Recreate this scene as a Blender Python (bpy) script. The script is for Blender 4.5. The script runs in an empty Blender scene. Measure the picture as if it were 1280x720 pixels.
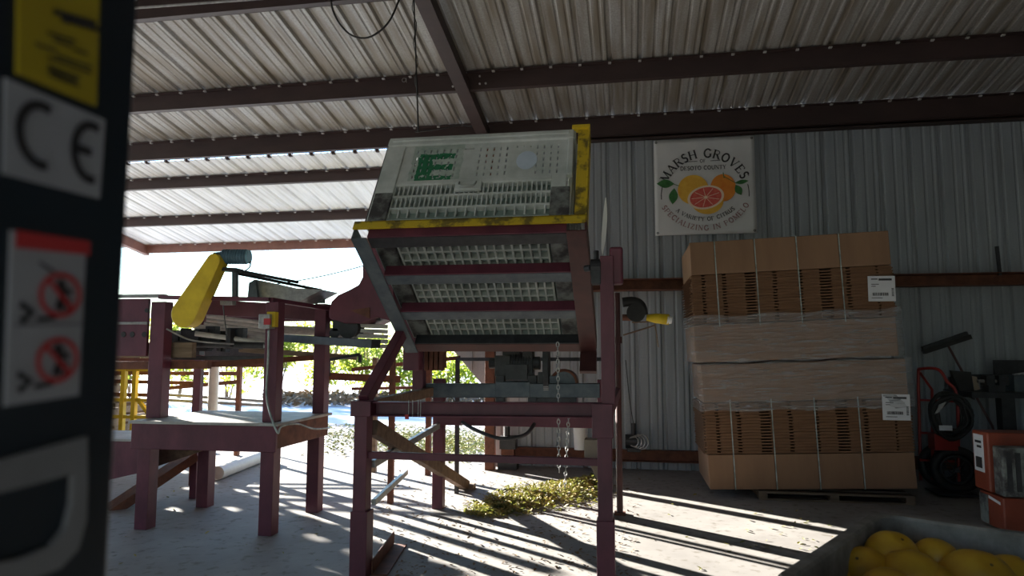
import bpy, bmesh, math, random
from mathutils import Vector, Matrix, Quaternion
random.seed(7)
S = bpy.context.scene
COL = S.collection
PI = math.pi
# ---------------------------------------------------------------- camera
EYE = 1.45; TILT = math.radians(5.36); YAW = math.radians(9.7); FPX = 853.333
cam = bpy.data.cameras.new('camera'); camo = bpy.data.objects.new('camera', cam); COL.objects.link(camo)
camo.location = (0, 0, EYE); camo.rotation_euler = (PI/2 + TILT, 0, YAW)
cam.lens = 24; cam.sensor_width = 36; cam.clip_start = 0.05; cam.clip_end = 400
cam.dof.use_dof = True; cam.dof.focus_distance = 5.2; cam.dof.aperture_fstop = 2.6
S.camera = camo
# ---------------------------------------------------------------- sky, sun, exposure
SUN_EL = 13.0; SUN_AZ = (-0.81, 0.586)
w = bpy.data.worlds.new('sky'); S.world = w; w.use_nodes = True
nt = w.node_tree; bg = nt.nodes['Background']
sk = nt.nodes.new('ShaderNodeTexSky'); sk.sky_type = 'NISHITA'; sk.sun_disc = False
sk.sun_elevation = math.radians(28); sk.sun_rotation = math.atan2(SUN_AZ[0], SUN_AZ[1])
sk.air_density = 1.6; sk.dust_density = 0.3
tint = nt.nodes.new('ShaderNodeMix'); tint.data_type = 'RGBA'; tint.blend_type = 'MULTIPLY'; tint.inputs[0].default_value = 1.0; tint.inputs[7].default_value = (0.66, 0.92, 1.36, 1)
nt.links.new(sk.outputs[0], tint.inputs[6]); nt.links.new(tint.outputs[2], bg.inputs[0]); bg.inputs[1].default_value = 0.42
sl = bpy.data.lights.new('sun', 'SUN'); so = bpy.data.objects.new('sun', sl); COL.objects.link(so)
sl.energy = 46; sl.angle = math.radians(0.6); sl.color = (1.0, 0.94, 0.85)
e = math.radians(SUN_EL)
sd = Vector((SUN_AZ[0]*math.cos(e), SUN_AZ[1]*math.cos(e), math.sin(e)))
so.rotation_euler = sd.to_track_quat('Z', 'Y').to_euler(); so.location = (-12, 9, 6)
S.view_settings.view_transform = 'Standard'; S.view_settings.look = 'None'
S.view_settings.gamma = 1; S.view_settings.use_curve_mapping = False
S.view_settings.exposure = 0.0
# ---------------------------------------------------------------- survey: sight line of a spot in the photograph, cut by a real plane
_fw = Vector((-math.sin(YAW)*math.cos(TILT), math.cos(YAW)*math.cos(TILT), math.sin(TILT)))
_rt = Vector((math.cos(YAW), math.sin(YAW), 0)); _up = _rt.cross(_fw)
def at(px, py, X=None, Y=None, Z=None):
    d = _fw + _rt*((px-640)/FPX) + _up*((360-py)/FPX); c = Vector((0, 0, EYE))
    t = (X-c.x)/d.x if X is not None else (Y-c.y)/d.y if Y is not None else (Z-c.z)/d.z
    return c + d*t
V = lambda *a: Vector(a)
# ---------------------------------------------------------------- materials
MATS = {}
def mat(name, c1, c2=None, rough=0.6, metal=0.0, scale=6.0, bump=0.0, detail=6, stretch=(1, 1, 1), ramp=(0.35, 0.65), spec=0.5, trans=0, alpha=1):
    m = bpy.data.materials.new(name); m.use_nodes = True; n = m.node_tree.nodes; l = m.node_tree.links
    p = n['Principled BSDF']; p.inputs['Roughness'].default_value = rough; p.inputs['Metallic'].default_value = metal
    p.inputs['Specular IOR Level'].default_value = spec
    if trans: p.inputs['Transmission Weight'].default_value = trans
    if alpha < 1: p.inputs['Alpha'].default_value = alpha
    tc = n.new('ShaderNodeTexCoord'); mp = n.new('ShaderNodeMapping'); mp.inputs['Scale'].default_value = stretch
    l.new(tc.outputs['Object'], mp.inputs[0])
    nz = n.new('ShaderNodeTexNoise'); nz.inputs['Scale'].default_value = scale; nz.inputs['Detail'].default_value = detail
    nz.inputs['Roughness'].default_value = 0.65
    l.new(mp.outputs[0], nz.inputs['Vector'])
    r = n.new('ShaderNodeValToRGB'); l.new(nz.outputs['Fac'], r.inputs[0])
    r.color_ramp.elements[0].position = ramp[0]; r.color_ramp.elements[1].position = ramp[1]
    r.color_ramp.elements[0].color = (*c1, 1); r.color_ramp.elements[1].color = (*(c2 or c1), 1)
    l.new(r.outputs[0], p.inputs['Base Color'])
    if bump:
        b = n.new('ShaderNodeBump'); b.inputs['Strength'].default_value = bump; b.inputs['Distance'].default_value = 0.02
        l.new(nz.outputs['Fac'], b.inputs['Height']); l.new(b.outputs[0], p.inputs['Normal'])
    MATS[name] = m; return m
M = MATS
mat('maroon_paint', (0.085, 0.017, 0.034), (0.140, 0.030, 0.052), 0.5, scale=5, stretch=(1, 1, .6), bump=.08)
mat('red_rail_paint', (0.050, 0.014, 0.015), (0.08, 0.022, 0.020), 0.5, scale=6, bump=.08)
mat('rust_brown', (0.10, 0.035, 0.022), (0.20, 0.075, 0.04), 0.75, scale=9, bump=.1)
mat('primer_beam', (0.034, 0.019, 0.018), (0.052, 0.029, 0.027), 0.6, scale=4, stretch=(.4, 1, 1))
mat('primer_red', (0.15, 0.065, 0.05), (0.21, 0.095, 0.07), 0.6, scale=4)
mat('blue_steel', (0.055, 0.075, 0.095), (0.11, 0.135, 0.15), 0.5, scale=8, bump=.08)
mat('dark_steel', (0.012, 0.014, 0.018), (0.035, 0.037, 0.042), 0.5, scale=12, bump=.1)
mat('black_rubber', (0.010, 0.010, 0.011), (0.02, 0.02, 0.02), 0.6, scale=10)
mat('galvanised', (0.28, 0.28, 0.28), (0.45, 0.45, 0.44), 0.4, 0.6, scale=20)
mat('bright_metal', (0.6, 0.6, 0.6), (0.75, 0.75, 0.75), 0.35, 0.4, scale=20)
mat('yellow_paint', (0.62, 0.42, 0.012), (0.78, 0.56, 0.02), 0.45, scale=6, bump=.05)
mat('worn_yellow', (0.16, 0.12, 0.02), (0.58, 0.42, 0.02), 0.6, scale=7, ramp=(.40, .50), bump=.1)
mat('bin_plastic', (0.25, 0.29, 0.28), (0.47, 0.51, 0.49), 0.6, scale=3.2, bump=.06)
mat('bin_side', (0.40, 0.45, 0.44), (0.62, 0.66, 0.65), 0.6, scale=3.2, bump=.06)  # lighter copy of bin_plastic: light on the tipped side set in colour
mat('bin_inner', (0.19, 0.26, 0.25), (0.29, 0.36, 0.34), 0.65, scale=5)
mat('bin_dirty', (0.045, 0.042, 0.045), (0.20, 0.22, 0.21), 0.7, scale=7, ramp=(.42, .60))
mat('label_blue', (0.50, 0.60, 0.72), (0.58, 0.68, 0.80), 0.5, scale=9)
mat('cardboard', (0.235, 0.138, 0.082), (0.28, 0.165, 0.097), 0.85, scale=5, stretch=(1, 1, .2))
mat('cardboard_edge', (0.13, 0.066, 0.033), (0.19, 0.10, 0.052), 0.9, scale=14, stretch=(.3, 1, 3))
mat('paper_white', (0.62, 0.64, 0.68), (0.68, 0.70, 0.74), 0.7)
mat('ink', (0.02, 0.02, 0.025), None, 0.6)
mat('ink_red', (0.45, 0.03, 0.035), None, 0.6)
mat('wood', (0.16, 0.11, 0.07), (0.30, 0.22, 0.15), 0.8, scale=8, stretch=(.3, 3, 3), bump=.15)
mat('pallet_wood', (0.10, 0.075, 0.055), (0.18, 0.14, 0.10), 0.85, scale=8, stretch=(.3, 3, 3), bump=.15)
mat('tan_timber', (0.12, 0.072, 0.048), (0.22, 0.14, 0.09), 0.8, scale=9, stretch=(2, 2, 2), bump=.15)
mat('work_top', (0.30, 0.29, 0.27), (0.52, 0.51, 0.48), 0.55, scale=4, bump=.08)
mat('strap_plastic', (0.20, 0.25, 0.24), (0.50, 0.56, 0.54), 0.22, scale=10)
mat('cab_paint', (0.006, 0.012, 0.020), (0.009, 0.017, 0.027), 0.35, scale=3)
mat('grey_trim', (0.16, 0.17, 0.19), (0.20, 0.21, 0.23), 0.5)
mat('sticker_white', (0.30, 0.32, 0.36), (0.34, 0.36, 0.40), 0.5, scale=3)
mat('sticker_yellow', (0.36, 0.28, 0.012), (0.40, 0.32, 0.015), 0.5, scale=3)
mat('orange_red', (0.19, 0.036, 0.018), (0.25, 0.048, 0.022), 0.45, scale=5)
mat('dolly_red', (0.30, 0.022, 0.020), (0.36, 0.03, 0.025), 0.4, scale=5)
mat('pvc', (0.66, 0.62, 0.55), (0.75, 0.71, 0.64), 0.5, scale=8)
mat('slat_metal', (0.40, 0.38, 0.35), (0.62, 0.60, 0.56), 0.4, 0.2, scale=10, stretch=(.5, 4, 4))
mat('white_plastic', (0.75, 0.76, 0.76), (0.82, 0.82, 0.82), 0.5)
mat('pomelo_skin', (0.46, 0.24, 0.012), (0.60, 0.35, 0.022), 0.45, scale=3, bump=.03)
mat('stem_brown', (0.10, 0.07, 0.03), (0.16, 0.10, 0.04), 0.8)
mat('dull_bin', (0.13, 0.115, 0.10), (0.28, 0.26, 0.235), 0.75, scale=7, bump=.15)
mat('motor_blue', (0.05, 0.11, 0.16), (0.08, 0.16, 0.22), 0.45, scale=8)
mat('motor_cap', (0.16, 0.36, 0.48), (0.22, 0.42, 0.52), 0.4)
mat('banner_vinyl', (0.62, 0.63, 0.64), (0.68, 0.69, 0.70), 0.45, scale=2)
mat('fruit_yellow', (0.72, 0.36, 0.03), (0.82, 0.50, 0.06), 0.5, scale=8)
mat('fruit_orange', (0.74, 0.20, 0.015), (0.82, 0.30, 0.03), 0.5, scale=8)
mat('fruit_pink', (0.62, 0.07, 0.06), (0.75, 0.14, 0.10), 0.5, scale=25)
mat('fruit_pith', (0.85, 0.68, 0.52), None, 0.5)
mat('print_leaf', (0.02, 0.12, 0.03), (0.05, 0.20, 0.05), 0.5, scale=20)
mat('stem_wood', (0.12, 0.08, 0.05), (0.2, 0.14, 0.09), 0.8)
mat('leaf_green', (0.10, 0.20, 0.02), (0.30, 0.34, 0.04), 0.55, scale=1.2)
mat('leaf_litter', (0.07, 0.10, 0.02), (0.52, 0.40, 0.15), 0.7, scale=14, ramp=(.40, .56))
mat('dry_litter', (0.14, 0.085, 0.045), (0.30, 0.20, 0.10), 0.8, scale=9)
mat('grass_blades', (0.22, 0.27, 0.06), (0.45, 0.42, 0.16), 0.7, scale=2)
mat('tan_box', (0.28, 0.22, 0.16), (0.36, 0.29, 0.22), 0.7)
mat('far_blue', (0.30, 0.42, 0.55), (0.36, 0.48, 0.60), 0.6)
for k in ('leaf_green', 'leaf_litter'):
    p = M[k].node_tree.nodes['Principled BSDF']; p.inputs['Transmission Weight'].default_value = 0.0
    n = M[k].node_tree.nodes; l = M[k].node_tree.links
    tr = n.new('ShaderNodeBsdfTranslucent'); tr.inputs[0].default_value = (0.42, 0.50, 0.06, 1) if k == 'leaf_green' else (0.22, 0.24, 0.05, 1)
    mx = n.new('ShaderNodeMixShader'); mx.inputs[0].default_value = 0.45 if k == 'leaf_green' else 0.2
    l.new(p.outputs[0], mx.inputs[1]); l.new(tr.outputs[0], mx.inputs[2]); l.new(mx.outputs[0], n['Material Output'].inputs[0])

def sheet_mat(name, c1, c2, rough, dirt, metal=0.0):
    """weathered sheet metal: streaks that run down each sheet plus mottled spangle"""
    m = mat(name, c1, c2, rough, metal, scale=55, detail=3, ramp=(.3, .7)); n = m.node_tree.nodes; l = m.node_tree.links
    p = n['Principled BSDF']; base = p.inputs['Base Color'].links[0].from_socket
    tc = n.new('ShaderNodeTexCoord'); mp = n.new('ShaderNodeMapping'); mp.inputs['Scale'].default_value = (7, .5, .5)
    nz = n.new('ShaderNodeTexNoise'); nz.inputs['Scale'].default_value = 1.6; nz.inputs['Detail'].default_value = 5
    l.new(tc.outputs['Object'], mp.inputs[0]); l.new(mp.outputs[0], nz.inputs['Vector'])
    r = n.new('ShaderNodeValToRGB'); r.color_ramp.elements[0].position = .38; r.color_ramp.elements[1].position = .66
    l.new(nz.outputs['Fac'], r.inputs[0]); mx = n.new('ShaderNodeMix'); mx.data_type = 'RGBA'
    l.new(r.outputs[0], mx.inputs[0]); l.new(base, mx.inputs[6]); mx.inputs[7].default_value = (*dirt, 1)
    l.new(mx.outputs[2], p.inputs['Base Color']); return m
sheet_mat('roof_sheet', (0.29, 0.285, 0.27), (0.46, 0.455, 0.44), 0.5, (0.22, 0.19, 0.15), 0.25)
sheet_mat('porch_sheet', (0.74, 0.76, 0.76), (0.84, 0.85, 0.85), 0.5, (0.62, 0.62, 0.60))
sheet_mat('wall_sheet', (0.28, 0.31, 0.34), (0.34, 0.37, 0.40), 0.5, (0.255, 0.28, 0.305))

def concrete(name, c1, c2, c3, sc=1.0):
    m = mat(name, c1, c2, 0.75, scale=1.1*sc, detail=9, ramp=(.3, .7), bump=0.05); n = m.node_tree.nodes; l = m.node_tree.links
    p = n['Principled BSDF']; base = p.inputs['Base Color'].links[0].from_socket
    tc = n.new('ShaderNodeTexCoord'); nz = n.new('ShaderNodeTexNoise'); nz.inputs['Scale'].default_value = 14*sc; nz.inputs['Detail'].default_value = 8
    l.new(tc.outputs['Object'], nz.inputs['Vector'])
    r = n.new('ShaderNodeValToRGB'); r.color_ramp.elements[0].position = .56; r.color_ramp.elements[1].position = .70
    l.new(nz.outputs['Fac'], r.inputs[0]); mx = n.new('ShaderNodeMix'); mx.data_type = 'RGBA'
    l.new(r.outputs[0], mx.inputs[0]); l.new(base, mx.inputs[6]); mx.inputs[7].default_value = (*c3, 1)
    l.new(mx.outputs[2], p.inputs['Base Color']); return m
concrete('floor_concrete', (0.205, 0.195, 0.185), (0.34, 0.325, 0.305), (0.165, 0.15, 0.13))
concrete('yard_concrete', (0.58, 0.57, 0.55), (0.72, 0.71, 0.68), (0.48, 0.46, 0.42), .6)

def film_mat(name):
    """stretch film: mostly clear, wrinkled and glossy"""
    m = bpy.data.materials.new(name); m.use_nodes = True; n = m.node_tree.nodes; l = m.node_tree.links
    for x in list(n): n.remove(x)
    out = n.new('ShaderNodeOutputMaterial'); g = n.new('ShaderNodeBsdfPrincipled'); t = n.new('ShaderNodeBsdfTransparent'); mx = n.new('ShaderNodeMixShader')
    g.inputs['Base Color'].default_value = (.55, .57, .6, 1); g.inputs['Roughness'].default_value = .12; g.inputs['Specular IOR Level'].default_value = .8
    tc = n.new('ShaderNodeTexCoord'); mp = n.new('ShaderNodeMapping'); mp.inputs['Scale'].default_value = (1.1, 1.1, 11); mp.inputs['Rotation'].default_value = (0, .06, 0)
    nz = n.new('ShaderNodeTexNoise'); nz.inputs['Scale'].default_value = 3.0; nz.inputs['Detail'].default_value = 8; nz.inputs['Distortion'].default_value = 1.2
    l.new(tc.outputs['Object'], mp.inputs[0]); l.new(mp.outputs[0], nz.inputs['Vector'])
    b = n.new('ShaderNodeBump'); b.inputs['Strength'].default_value = 1.0; b.inputs['Distance'].default_value = .05
    l.new(nz.outputs['Fac'], b.inputs['Height']); l.new(b.outputs[0], g.inputs['Normal'])
    r = n.new('ShaderNodeValToRGB'); r.color_ramp.elements[0].position = .40; r.color_ramp.elements[0].color = (.20, .20, .20, 1)
    r.color_ramp.elements[1].position = .70; r.color_ramp.elements[1].color = (.50, .50, .50, 1)
    l.new(nz.outputs['Fac'], r.inputs[0]); l.new(r.outputs[0], mx.inputs[0])
    l.new(t.outputs[0], mx.inputs[1]); l.new(g.outputs[0], mx.inputs[2]); l.new(mx.outputs[0], out.inputs[0])
    MATS[name] = m
film_mat('stretch_film')
# ---------------------------------------------------------------- mesh collecting helpers
class MB:
    def __init__(s): s.bm = bmesh.new()
    def hexa(s, pts):
        v = [s.bm.verts.new(p) for p in pts]
        for f in ((0, 3, 2, 1), (4, 5, 6, 7), (0, 1, 5, 4), (1, 2, 6, 5), (2, 3, 7, 6), (3, 0, 4, 7)): s.bm.faces.new([v[i] for i in f])
        return s
    def box(s, x0, x1, y0, y1, z0, z1, R=None):
        P = [V(x0, y0, z0), V(x1, y0, z0), V(x1, y1, z0), V(x0, y1, z0), V(x0, y0, z1), V(x1, y0, z1), V(x1, y1, z1), V(x0, y1, z1)]
        if R: P = [R @ p for p in P]
        return s.hexa(P)
    def bar(s, p, q, wd, ht, up=(0, 0, 1)):
        p = Vector(p); q = Vector(q); d = (q-p).normalized(); u = Vector(up)
        if abs(d.dot(u)) > .98: u = V(0, 1, 0)
        a = d.cross(u).normalized()*(wd/2); b = a.cross(d).normalized()*(ht/2)
        return s.hexa([p-a-b, p+a-b, p+a+b, p-a+b, q-a-b, q+a-b, q+a+b, q-a+b])
    def channel(s, p, q, wd, ht, t=.012, open_dir=1, up=(0, 0, 1)):
        """C channel: web plus two flanges; open towards open_dir * side"""
        p = Vector(p); q = Vector(q); d = (q-p).normalized(); u = Vector(up); a = d.cross(u).normalized(); b = a.cross(d).normalized()
        s.bar(p - a*open_dir*(wd/2-t/2), q - a*open_dir*(wd/2-t/2), t, ht, up)
        for k in (-1, 1): s.bar(p + b*k*(ht/2-t/2), q + b*k*(ht/2-t/2), wd, t, up)
        return s
    def tube(s, pts, r, n=8, cap=True):
        pts = [Vector(p) for p in pts]; rings = []; prev = None
        for i, p in enumerate(pts):
            d = (pts[min(i+1, len(pts)-1)] - pts[max(i-1, 0)]).normalized()
            if prev is None:
                a = d.cross(V(0, 0, 1) if abs(d.z) < .9 else V(1, 0, 0)).normalized()
            else: a = (prev - d*prev.dot(d)).normalized()
            prev = a; b = d.cross(a); rr = r[i] if isinstance(r, (list, tuple)) else r
            rings.append([s.bm.verts.new(p + a*math.cos(2*PI*k/n)*rr + b*math.sin(2*PI*k/n)*rr) for k in range(n)])
        for A, B in zip(rings, rings[1:]):
            for k in range(n): s.bm.faces.new((A[k], A[(k+1) % n], B[(k+1) % n], B[k]))
        if cap: s.bm.faces.new(rings[0][::-1]); s.bm.faces.new(rings[-1])
        return s
    def cyl(s, p, q, r, n=24): return s.tube([p, q], r, n)
    def ring(s, c, ax, R, r, n=28, m=8):
        c = Vector(c); ax = Vector(ax).normalized(); a = ax.cross(V(0, 0, 1) if abs(ax.z) < .9 else V(1, 0, 0)).normalized(); b = ax.cross(a)
        rg = []
        for i in range(n):
            t = 2*PI*i/n; o = a*math.cos(t) + b*math.sin(t)
            rg.append([s.bm.verts.new(c + o*(R + r*math.cos(2*PI*k/m)) + ax*r*math.sin(2*PI*k/m)) for k in range(m)])
        for i in range(n):
            A, B = rg[i], rg[(i+1) % n]
            for k in range(m): s.bm.faces.new((A[k], A[(k+1) % m], B[(k+1) % m], B[k]))
        return s
    def prism(s, poly, vec):
        vec = Vector(vec); A = [s.bm.verts.new(p) for p in poly]; B = [s.bm.verts.new(Vector(p)+vec) for p in poly]; n = len(A)
        s.bm.faces.new(A[::-1]); s.bm.faces.new(B)
        for i in range(n): s.bm.faces.new((A[i], A[(i+1) % n], B[(i+1) % n], B[i]))
        return s
    def poly(s, pts): s.bm.faces.new([s.bm.verts.new(p) for p in pts]); return s
    def build(s, name, m, parent=None, bevel=0, smooth=False, world=True, solid=0):
        bmesh.ops.recalc_face_normals(s.bm, faces=s.bm.faces)
        off = V(0, 0, 0)
        if world:
            if parent is not None:
                q = parent
                while q is not None: off += q.location; q = q.parent
            else:
                vs = [v.co for v in s.bm.verts]
                off = V((min(v.x for v in vs)+max(v.x for v in vs))/2, (min(v.y for v in vs)+max(v.y for v in vs))/2, min(v.z for v in vs))
            bmesh.ops.translate(s.bm, vec=-off, verts=s.bm.verts)
        me = bpy.data.meshes.new(name); s.bm.to_mesh(me); s.bm.free()
        o = bpy.data.objects.new(name, me); COL.objects.link(o); me.materials.append(M[m] if isinstance(m, str) else m)
        if parent is not None: o.parent = parent
        elif world: o.location = off
        if smooth:
            for p in me.polygons: p.use_smooth = True
        if solid: md = o.modifiers.new('solid', 'SOLIDIFY'); md.thickness = solid; md.offset = 0
        if bevel: md = o.modifiers.new('bevel', 'BEVEL'); md.width = bevel; md.segments = 2; md.limit_method = 'ANGLE'
        return o
def smooth_angle(o, deg=40):
    me = o.data
    for p in me.polygons: p.use_smooth = True
    try: me.set_sharp_from_angle(angle=math.radians(deg))
    except Exception: pass
    return o
def tag(o, label=None, cat=None, group=None, kind=None):
    if label: o['label'] = label
    if cat: o['category'] = cat
    if group: o['group'] = group
    if kind: o['kind'] = kind
    return o
def thing(name, label, cat, loc, group=None, rot=(0, 0, 0)):
    o = bpy.data.objects.new(name, None); COL.objects.link(o); o.location = loc; o.rotation_euler = rot; o.empty_display_size = .1
    return tag(o, label, cat, group)
def struct(mb, name, m, parent=None, **k):
    o = mb.build(name, m, parent, **k)
    if parent is None: o['kind'] = 'structure'
    return o
def catenary(p, q, sag, n=14):
    p = Vector(p); q = Vector(q)
    return [p.lerp(q, i/n) - V(0, 0, sag*4*(i/n)*(1-i/n)) for i in range(n+1)]
def smooth_path(P, n=6):
    P = [Vector(p) for p in P]; out = []
    for i in range(len(P)-1):
        a, b, c, d = P[max(i-1, 0)], P[i], P[i+1], P[min(i+2, len(P)-1)]
        for k in range(n):
            t = k/n; out.append(.5*((2*b) + (c-a)*t + (2*a-5*b+4*c-d)*t*t + (3*b-a-3*c+d)*t**3))
    return out + [P[-1]]

# ================================================================ THE SETTING
WY = 8.80                                     # wall sheet plane
K = 0.167                                     # roof pitch
RX = -1.92                                    # rafter line
def roof_z(y): return 4.45 + K*(8.8-y)
struct(MB().box(-13, 9, -7, 13.2, -.2, 0), 'floor', 'floor_concrete')
struct(MB().box(-45, 30, 13.2, 60, -.22, -.02), 'yard_ground', 'yard_concrete')
struct(MB().box(-45, -13, -10, 13.2, -.22, -.02), 'yard_ground', 'yard_concrete')
# profile of a ribbed sheet: one 12-inch rib and two small swages per module
def profile(x0, x1, mod=.33, h=.032):
    pts = []; x = x0
    while x < x1 - 1e-6:
        for dx, z in ((0, 0), (.10, 0), (.112, .007), (.128, .007), (.14, 0), (.20, 0), (.212, .007), (.228, .007), (.24, 0), (.262, 0), (.28, h), (.312, h), (.33, 0)):
            if x+dx <= x1+1e-6: pts.append((x+dx, z))
        x += mod
    return pts
def ribbed(x0, x1, f0, f1, h=.032):
    """sheet from line f0(x,rise) to line f1(x,rise)"""
    mb = MB(); P = profile(x0, x1, h=h)
    a = [mb.bm.verts.new(f0(x, z)) for x, z in P]; b = [mb.bm.verts.new(f1(x, z)) for x, z in P]
    for i in range(len(P)-1): mb.bm.faces.new((a[i], a[i+1], b[i+1], b[i]))
    return mb
o = struct(ribbed(-13, 9, lambda x, r: V(x, -7, roof_z(-7)+r), lambda x, r: V(x, 9.05, roof_z(9.05)+r)), 'ceiling', 'roof_sheet')
# lower porch roof beyond the eave: a little under the main roof, open slot between
def porch_z(y): return 4.305 + K*(8.8-y)
o = struct(ribbed(-13, 9, lambda x, r: V(x, 8.94, porch_z(8.94)+r*1.3), lambda x, r: V(x, 12.75, porch_z(12.75)+r)), 'ceiling', 'porch_sheet')
# wall: full sheet from the column to the right, and the clipped corner piece left of it
WX0 = -1.85
struct(ribbed(WX0, 8.9, lambda x, r: V(x, WY+r, -.05), lambda x, r: V(x, WY+r, 4.40)), 'wall_back', 'wall_sheet')
c1 = at(612, 486, Y=WY); c2 = at(558, 428, Y=WY); c3 = at(520, 385, Y=WY)
mb = MB(); mb.prism([V(WX0-.003, WY+.001, c1.z), V(WX0-.003, WY+.001, 4.40), V(c3.x, WY+.001, 4.40), V(c3.x, WY+.001, c3.z), V(c2.x, WY+.001, c2.z)], (0, .02, 0))
for i in range(4):
    x = WX0-.2-.33*i; zz = c1.z + (WX0-x)/(WX0-c3.x)*(c3.z-c1.z) if x > c3.x else 9
    if zz < 4.3: mb.box(x-.02, x+.02, WY-.022, WY+.002, zz+.02, 4.39)
struct(mb, 'wall_back', 'wall_sheet')
struct(ribbed(-7, WY, lambda x, r: V(8.95+r, x, 0.0), lambda x, r: V(8.95+r, x, roof_z(x)-.02)), 'wall_right', 'wall_sheet')
struct(ribbed(-7, 1.0, lambda x, r: V(-13-r, x, -.05), lambda x, r: V(-13-r, x, roof_z(x)-.02)), 'wall_left', 'wall_sheet')  # unseen wall, added to darken the inside
# behind the viewpoint: sheet wall added to darken inside, doorway sized for light
for x0, x1, z0, z1 in ((-13, -5.0, -.05, 9), (1.2, 9, -.05, 9), (-5.0, 1.2, 3.3, 9)):
    struct(ribbed(x0, x1, lambda x, r: V(x, -7-r, z0), lambda x, r: V(x, -7-r, min(z1, roof_z(-7)-.02))), 'wall_front', 'wall_sheet')
# roof beams
tn = [0]
def trim(mb, m, bevel=0, **k):
    tn[0] += 1; return struct(mb, 'trim_%d' % tn[0], m, bevel=bevel, **k)
def purlin(y, x0, x1, zf, m='primer_beam', d=.20, clips=True, cx0=-9.5):
    zt = zf(y) - .004; mb = MB()
    mb.box(x0, x1, y-.008, y+.0, zt-d, zt); mb.box(x0, x1, y-.07, y, zt-.008, zt); mb.box(x0, x1, y, y+.07, zt-d, zt-d+.008)
    mb.box(x0, x1, y+.062, y+.07, zt-d, zt-d+.025)
    o = trim(mb, m)
    if clips:
        cb = MB(); x = math.floor(cx0/.33)*.33 + .295-.01
        x = -13 + .296 + .33*math.ceil((cx0+13)/.33)
        while x < min(x1, 6.5): cb.box(x-.016, x+.016, y-.062, y-.03, zt-.022, zt+.0); x += .33
        c = cb.build('roof_fastener', 'bright_metal', o)
    return o
for y in (-4.5, -2.8, -1.1, .6, 2.3, 4.05): purlin(y, -13, 9, roof_z, clips=False)
for y in (5.80, 7.46): purlin(y, -13, 9, roof_z)
p2 = purlin(8.66, -13, 9, roof_z, d=.24)
cb = MB(); x = -13+.296
while x < -1.9: cb.box(x-.022, x+.022, 8.96, 9.0, porch_z(8.98)-.01, porch_z(8.98)+.07); x += .33
cb.build('closure_block', 'primer_beam', p2)
for y, f in ((9.52, porch_z), (11.10, porch_z)): purlin(y, -13, 9, f, d=.155)
purlin(12.62, -9.9, 9, porch_z, 'primer_red', d=.16)
# rafters (box beams under the purlins) and porch end rafter
def rafter(x, w_, y0, y1, zf, m='primer_red', d=.20, dz=.20):
    mb = MB(); f = lambda y: zf(y)-dz
    mb.hexa([V(x, y0, f(y0)-d), V(x+w_, y0, f(y0)-d), V(x+w_, y1, f(y1)-d), V(x, y1, f(y1)-d), V(x, y0, f(y0)), V(x+w_, y0, f(y0)), V(x+w_, y1, f(y1)), V(x, y1, f(y1))])
    return trim(mb, m)
rafter(RX, .15, -6.9, 8.60, roof_z, 'primer_beam', d=.14, dz=.10)
rafter(7.4, .15, -6.9, 8.60, roof_z, 'primer_beam', d=.16, dz=.205)
rafter(-12.4, .15, -6.9, 8.60, roof_z, 'primer_beam', d=.16, dz=.205)
rafter(-10.0, .12, 8.75, 12.7, porch_z, 'primer_red', d=.18, dz=0.01)
# bolts beside the rafter
mb = MB()
for dx, dz in ((.10, .02), (.10, -.07), (.17, -.07), (-.22, -.08)): mb.cyl(V(RX+.17+dx, 7.44, 4.60+dz), V(RX+.17+dx, 7.456, 4.60+dz), .012, 8)
trim(mb, 'bright_metal')
# chalk letter on the purlin
ch = at(505, 100, Y=7.445); mb = MB(); mb.ring(ch, (0, 1, 0), .024, .004, 16, 5); mb.bar(ch+V(.026, 0, .03), ch+V(.03, 0, -.032), .006, .006, (0, 1, 0))
trim(mb, 'galvanised')
# columns
trim(MB().box(-1.78, -1.66, 8.40, 8.52, 0, roof_z(8.46)-.25), 'rust_brown', bevel=.005)
trim(MB().box(-9.98, -9.86, 8.40, 8.52, 0, roof_z(8.46)-.22), 'primer_red', bevel=.005)
trim(MB().box(-10.0, -9.88, 10.2, 10.32, -.02, porch_z(10.3)-.17), 'primer_red', bevel=.005)
# wall girts: C channels
trim(MB().channel(V(-1.64, 8.69, 2.29), V(8.9, 8.69, 2.29), .18, .145, .01, 1), 'rust_brown')
trim(MB().channel(V(-1.64, 8.74, .175), V(8.9, 8.74, .175), .10, .14, .01, 1), 'rust_brown')
trim(MB().channel(V(-1.84, 8.72, 4.20), V(8.9, 8.72, 4.20), .12, .05, .01, 1), 'primer_beam')
# dark pipe conduit running along the girt line behind the machine and the black down-rod on the wall
a = at(1246, 308, Y=8.62); b = at(1250, 344, Y=8.62)
tag(MB().bar(a, b, .03, .03).build('wall_peg', 'dark_steel'), 'short dark metal stick standing up on the wall beam at far right', 'stick')

# ================================================================ BIN DUMPER
MX0, MX1, MY0, MY1 = -1.79, -.10, 4.36, 6.30
dm = thing('bin_dumper', 'tall maroon steel bin dumper frame holding a tilted grey plastic bin', 'machine', (-.95, 5.3, 0))
def part(mb, name, m='maroon_paint', parent=None, bevel=.004, **k): return mb.build(name, m, parent or dm, bevel=bevel, **k)
def px_bar(mb, p, q, wd, ht, up=(0, 0, 1)): return mb.bar(p, q, wd, ht, up)
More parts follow.
